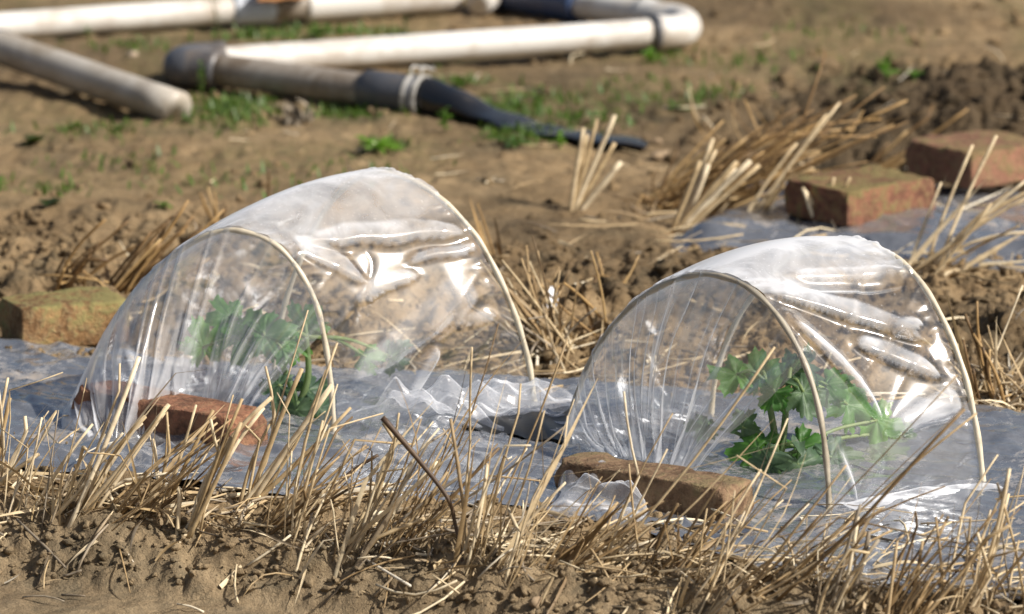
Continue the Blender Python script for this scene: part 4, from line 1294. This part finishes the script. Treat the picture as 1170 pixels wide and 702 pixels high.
LF, LD = M_LEAF, M_LEAF2
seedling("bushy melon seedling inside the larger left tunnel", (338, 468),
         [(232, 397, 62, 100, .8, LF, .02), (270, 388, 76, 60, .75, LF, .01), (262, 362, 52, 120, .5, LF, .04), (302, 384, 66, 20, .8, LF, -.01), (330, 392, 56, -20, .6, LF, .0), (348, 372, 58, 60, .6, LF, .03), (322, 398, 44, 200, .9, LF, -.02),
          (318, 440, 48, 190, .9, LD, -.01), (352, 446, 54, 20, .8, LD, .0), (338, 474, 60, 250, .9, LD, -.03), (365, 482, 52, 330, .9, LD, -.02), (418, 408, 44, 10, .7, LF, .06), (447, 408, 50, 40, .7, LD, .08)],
         [[(340, 468), (332, 440), (318, 410), (300, 392)], [(340, 468), (352, 430), (350, 385)]], 3)
seedling("upright melon seedling with thick stems inside the lower right tunnel", (888, 524),
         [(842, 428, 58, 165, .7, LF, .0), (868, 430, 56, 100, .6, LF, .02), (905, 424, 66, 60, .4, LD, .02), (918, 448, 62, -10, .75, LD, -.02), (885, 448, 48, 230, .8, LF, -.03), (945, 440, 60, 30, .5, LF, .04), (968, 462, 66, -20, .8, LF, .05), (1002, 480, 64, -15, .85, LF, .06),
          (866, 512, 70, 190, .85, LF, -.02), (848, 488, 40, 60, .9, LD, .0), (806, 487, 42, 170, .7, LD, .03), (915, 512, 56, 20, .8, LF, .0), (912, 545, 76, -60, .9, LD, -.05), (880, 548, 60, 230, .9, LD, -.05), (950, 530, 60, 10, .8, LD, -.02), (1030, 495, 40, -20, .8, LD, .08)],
         [[(889, 526), (884, 490), (878, 455), (876, 438)], [(891, 526), (896, 490), (899, 455), (901, 438)]], 5)

# ------------------------------------------------------------------ weeds
def weed(label, px, py, size_px, m, n=9, tall=0.0, seed=0, leafw=0.42, cat="weed", spread=1.0):
    p0 = gpt(px, py)
    sc = p0[1] / FPX
    size = size_px * sc * 1.35
    rs = random.Random(seed + int(px))
    mb = MB()
    H_ = tall * sc
    if H_ > 0:
        top = p0 + np.array([rs.uniform(-.15, .15) * H_, 0, H_])
        mb.tube(bez([p0 - np.array([0, 0, .004]), (p0 + top) / 2 + np.array([H_ * .05, 0, 0]), top], 8), list(np.linspace(0.0016, 0.0008, 8)), 5)
    for i in range(n):
        t = (i + 0.5) / n
        b = p0 + np.array([0, 0, 0.002]) + (np.array([0, 0, H_ * t]) if H_ > 0 else 0)
        th = i * 2.4 + rs.uniform(-.4, .4); el = rs.uniform(0.15, 0.95)
        l = size * rs.uniform(0.45, 1.0) * (1 - 0.4 * t if H_ > 0 else 1)
        d = np.array([math.cos(th) * math.cos(el) * spread, math.sin(th) * math.cos(el) * spread, math.sin(el)])
        sd = np.cross(d, [0, 0, 1.0]); sd /= np.linalg.norm(sd) + 1e-9
        up = np.cross(sd, d)
        V = []; K = 6
        for k in range(K + 1):
            q = k / K
            wv = math.sin(math.pi * min(1, q * 0.97 + 0.03)) ** 0.8 * l * leafw * 0.5 * (1 + 0.2 * math.sin(q * 21))
            c = b + d * l * q + up * (0.0) - np.array([0, 0, l * 0.3 * q * q])
            V += [c - sd * wv + up * wv * 0.4, c, c + sd * wv + up * wv * 0.4]
        F = []
        for k in range(K):
            F += [(k * 3, k * 3 + 1, k * 3 + 4, k * 3 + 3), (k * 3 + 1, k * 3 + 2, k * 3 + 5, k * 3 + 4)]
        mb.add(V, F)
    o = mb.build("weed", m, origin=p0)
    return tag(o, label, cat, "weeds growing in the bare field")


weed("round dull green weed on the soil at far left", 38, 166, 20, M_WEEDD, 22, seed=1, leafw=.6)
weed("small low green weed right of the dull round one", 88, 148, 15, M_WEED, 12, seed=2)
weed("faint green sprout under the slanting pale pipe's middle", 137, 152, 13, M_WEED, 10, seed=3)
weed("bright green weed cut by the left edge", -2, 222, 22, M_WEEDB, 14, tall=14, seed=4)
weed("dark flat leaf weed lying alone above the dark straw sheaf", 56, 238, 17, M_WEEDD, 9, seed=5, leafw=.7)
weed("pale green tuft left of the four short dark stalks", 188, 240, 14, M_WEEDB, 12, seed=6, leafw=.25)
weed("tall thin weed growing in front of the back pipe", 248, 48, 12, M_WEEDD, 12, tall=52, seed=7, leafw=.4)
weed("short green weed beside the back pipe's pale blue joint", 288, 44, 18, M_WEED, 14, seed=8)
weed("slim weed standing in front of the dark pipe elbow", 229, 110, 13, M_WEED, 12, tall=36, seed=9)
weed("grassy weed before the elbow near the pipe's buried end", 214, 140, 18, M_WEED, 16, seed=10, leafw=.2)
weed("leafy weed sprouting under the wire clamps of the hose", 508, 150, 15, M_WEEDB, 14, tall=24, seed=11)
weed("flat bright green weed patch left of the black hose", 432, 172, 24, M_WEEDB, 24, seed=12, leafw=.3, spread=1.4)
weed("yellow green weed by the black hose's near side", 640, 170, 15, M_WEEDB, 12, tall=14, seed=13)
weed("low green weed in front of the hose's flattened part", 585, 168, 20, M_WEED, 20, seed=14, leafw=.3, spread=1.4)
weed("dull green tuft behind the hose", 590, 126, 18, M_WEED, 16, seed=15, leafw=.3)
weed("pair of leafy sprouts under the right pipe elbow", 742, 74, 20, M_WEEDB, 14, tall=10, seed=16)
weed("broad bright leaves growing out of the dark soil mound", 1012, 92, 22, M_WEEDB, 9, tall=26, seed=17, leafw=.7)
weed("single bright leaf sprout right of the broad leaved plant on the mound", 1044, 92, 15, M_WEEDB, 6, tall=6, seed=18, leafw=.8)
weed("dark green weed between the two white pipes", 365, 45, 17, M_WEED, 14, tall=10, seed=19)
weed("upright thin weed just left of the white pipe's middle", 462, 44, 10, M_WEED, 9, tall=22, seed=20)
weed("small weed under the long white pipe's middle", 525, 98, 16, M_WEED, 12, seed=21)
weed("green weed behind the cream stalk fan", 775, 128, 16, M_WEED, 12, seed=22)
weed("thin weed left of the slanting pipe's black ring", 100, 44, 14, M_WEED, 10, tall=10, seed=23)
weed("dull weed behind the withered clump", 305, 118, 18, M_WEED, 16, seed=24, leafw=.25)

# short grass
mb = MB()
for (px, py, rx, ry, n) in ((262, 128, 52, 16, 420), (415, 130, 55, 9, 220), (610, 158, 60, 9, 320), (600, 124, 60, 18, 260), (330, 44, 90, 9, 260), (440, 168, 26, 5, 120), (480, 62, 60, 12, 120), (720, 110, 80, 18, 120), (110, 145, 70, 12, 90), (755, 66, 40, 9, 70), (500, 96, 70, 6, 110), (240, 205, 90, 18, 60), (150, 62, 70, 8, 90), (420, 42, 60, 6, 110), (60, 210, 60, 14, 50), (560, 135, 60, 10, 160), (680, 140, 60, 10, 110), (860, 70, 90, 16, 90), (960, 40, 110, 14, 60), (380, 200, 110, 18, 60), (130, 180, 90, 14, 70), (820, 110, 60, 14, 90)):
    for _ in range(n):
        q = at_z(px + random.gauss(0, rx * .5), py + random.gauss(0, ry * .5))
        z = ground_z(q[0], q[1]); l = random.uniform(0.005, 0.020); th = random.uniform(0, 6.28); el = random.uniform(.4, 1.4)
        d = np.array([math.cos(th) * math.cos(el), math.sin(th) * math.cos(el), math.sin(el)]) * l
        sd = np.cross(d, [0, 0, 1.0]); sd = sd / (np.linalg.norm(sd) + 1e-9) * l * 0.14
        b = np.array([q[0], q[1], z])
        mb.add([b - sd, b + sd, b + d * .6 + sd * .8, b + d, b + d * .6 - sd * .8], [(0, 1, 2, 3, 4)])
gr = mb.build("grass", M_WEED, origin=(0, 0, 0), smooth=False)
tag(gr, "short patchy green grass around the pipes", "grass", kind="stuff")

# withered clump, scrap, pale clod
mb = MB(); p0 = gpt(338, 142)
for i in range(46):
    th = random.uniform(0, 6.28); el = random.uniform(-0.1, 1.4); l = random.uniform(0.012, 0.042)
    b = p0 + np.array([math.cos(th) * math.cos(el), math.sin(th) * math.cos(el), math.sin(el)]) * l
    stalk(mb, p0 + np.array([random.gauss(0, .008), random.gauss(0, .008), 0]), b, 0.004, 0.002, random.gauss(0, .25), 5, True)
tag(mb.build("withered_plant", M_DRY, origin=p0), "grey withered plant clump in front of the stained grey pipe", "dead plant")
mb = MB(); p0 = gpt(630, 358)
P = np.zeros((9, 9, 3))
for i in range(9):
    for j in range(9):
        a, b = i / 8 - .5, j / 8 - .5
        P[i, j] = p0 + np.array([a * .016 * (1 - abs(b) * .5), b * .006 + .004 * math.sin(a * 5), .012 + b * .022 + .003 * math.sin(a * 7 + b * 4)])
mb.grid(P)
tag(mb.build("plastic_scrap", M_SCRAP, origin=p0), "tiny white plastic scrap on the soil between the tunnels", "plastic scrap")
for lab, px, py, r in (("flat brown clod at the end of the black hose", 757, 184, .016), ("small upright brown clod behind the flat one", 750, 166, .010), ("grey brown clod at the bottom edge right of the bent twig", 612, 694, .009), ("pale stone between the left pipes", 152, 66, .010)):
    p0 = gpt(px, py); mb = MB(); cl_d = []; cl_g = []
    lump(p0 + np.array([0, 0, r * .3]), r, int(px)); tag(mb.build("clod", M_STONE if lab.startswith("pale stone") else M_CLOD, origin=p0), lab, "clod")

# ------------------------------------------------------------------ light
SUN_EL, SUN_AZ = R(40), math.atan2(0.90, -0.42)      # azimuth measured from +Y towards +X
to_sun = Vector((math.sin(SUN_AZ) * math.cos(SUN_EL), math.cos(SUN_AZ) * math.cos(SUN_EL), math.sin(SUN_EL)))
ld = bpy.data.lights.new("sun", "SUN"); ld.energy = 5.0; ld.angle = R(0.5); ld.color = (1.0, 0.955, 0.89)
lo = bpy.data.objects.new("sun", ld); col.objects.link(lo)
lo.rotation_euler = to_sun.to_track_quat("Z", "Y").to_euler()
w = bpy.data.worlds.new("World"); scene.world = w; w.use_nodes = True
nt = w.node_tree
bg = nt.nodes["Background"]
sky = nt.nodes.new("ShaderNodeTexSky"); sky.sky_type = "NISHITA"; sky.sun_disc = False
sky.sun_elevation = SUN_EL; sky.sun_rotation = SUN_AZ
sky.air_density = 1.0; sky.dust_density = 4.0; sky.ozone_density = 1.0
nt.links.new(sky.outputs[0], bg.inputs["Color"]); bg.inputs["Strength"].default_value = 0.075

scene.view_settings.view_transform = "Standard"
scene.view_settings.look = "None"
scene.view_settings.exposure = 0.2
scene.view_settings.gamma = 1.0
scene.view_settings.use_curve_mapping = False
scene.render.engine = "CYCLES"
scene.cycles.transparent_max_bounces = 24
scene.cycles.max_bounces = 8
scene.cycles.sample_clamp_indirect = 6.0
scene.cycles.use_denoising = True
scene.render.resolution_x = 1024; scene.render.resolution_y = 614
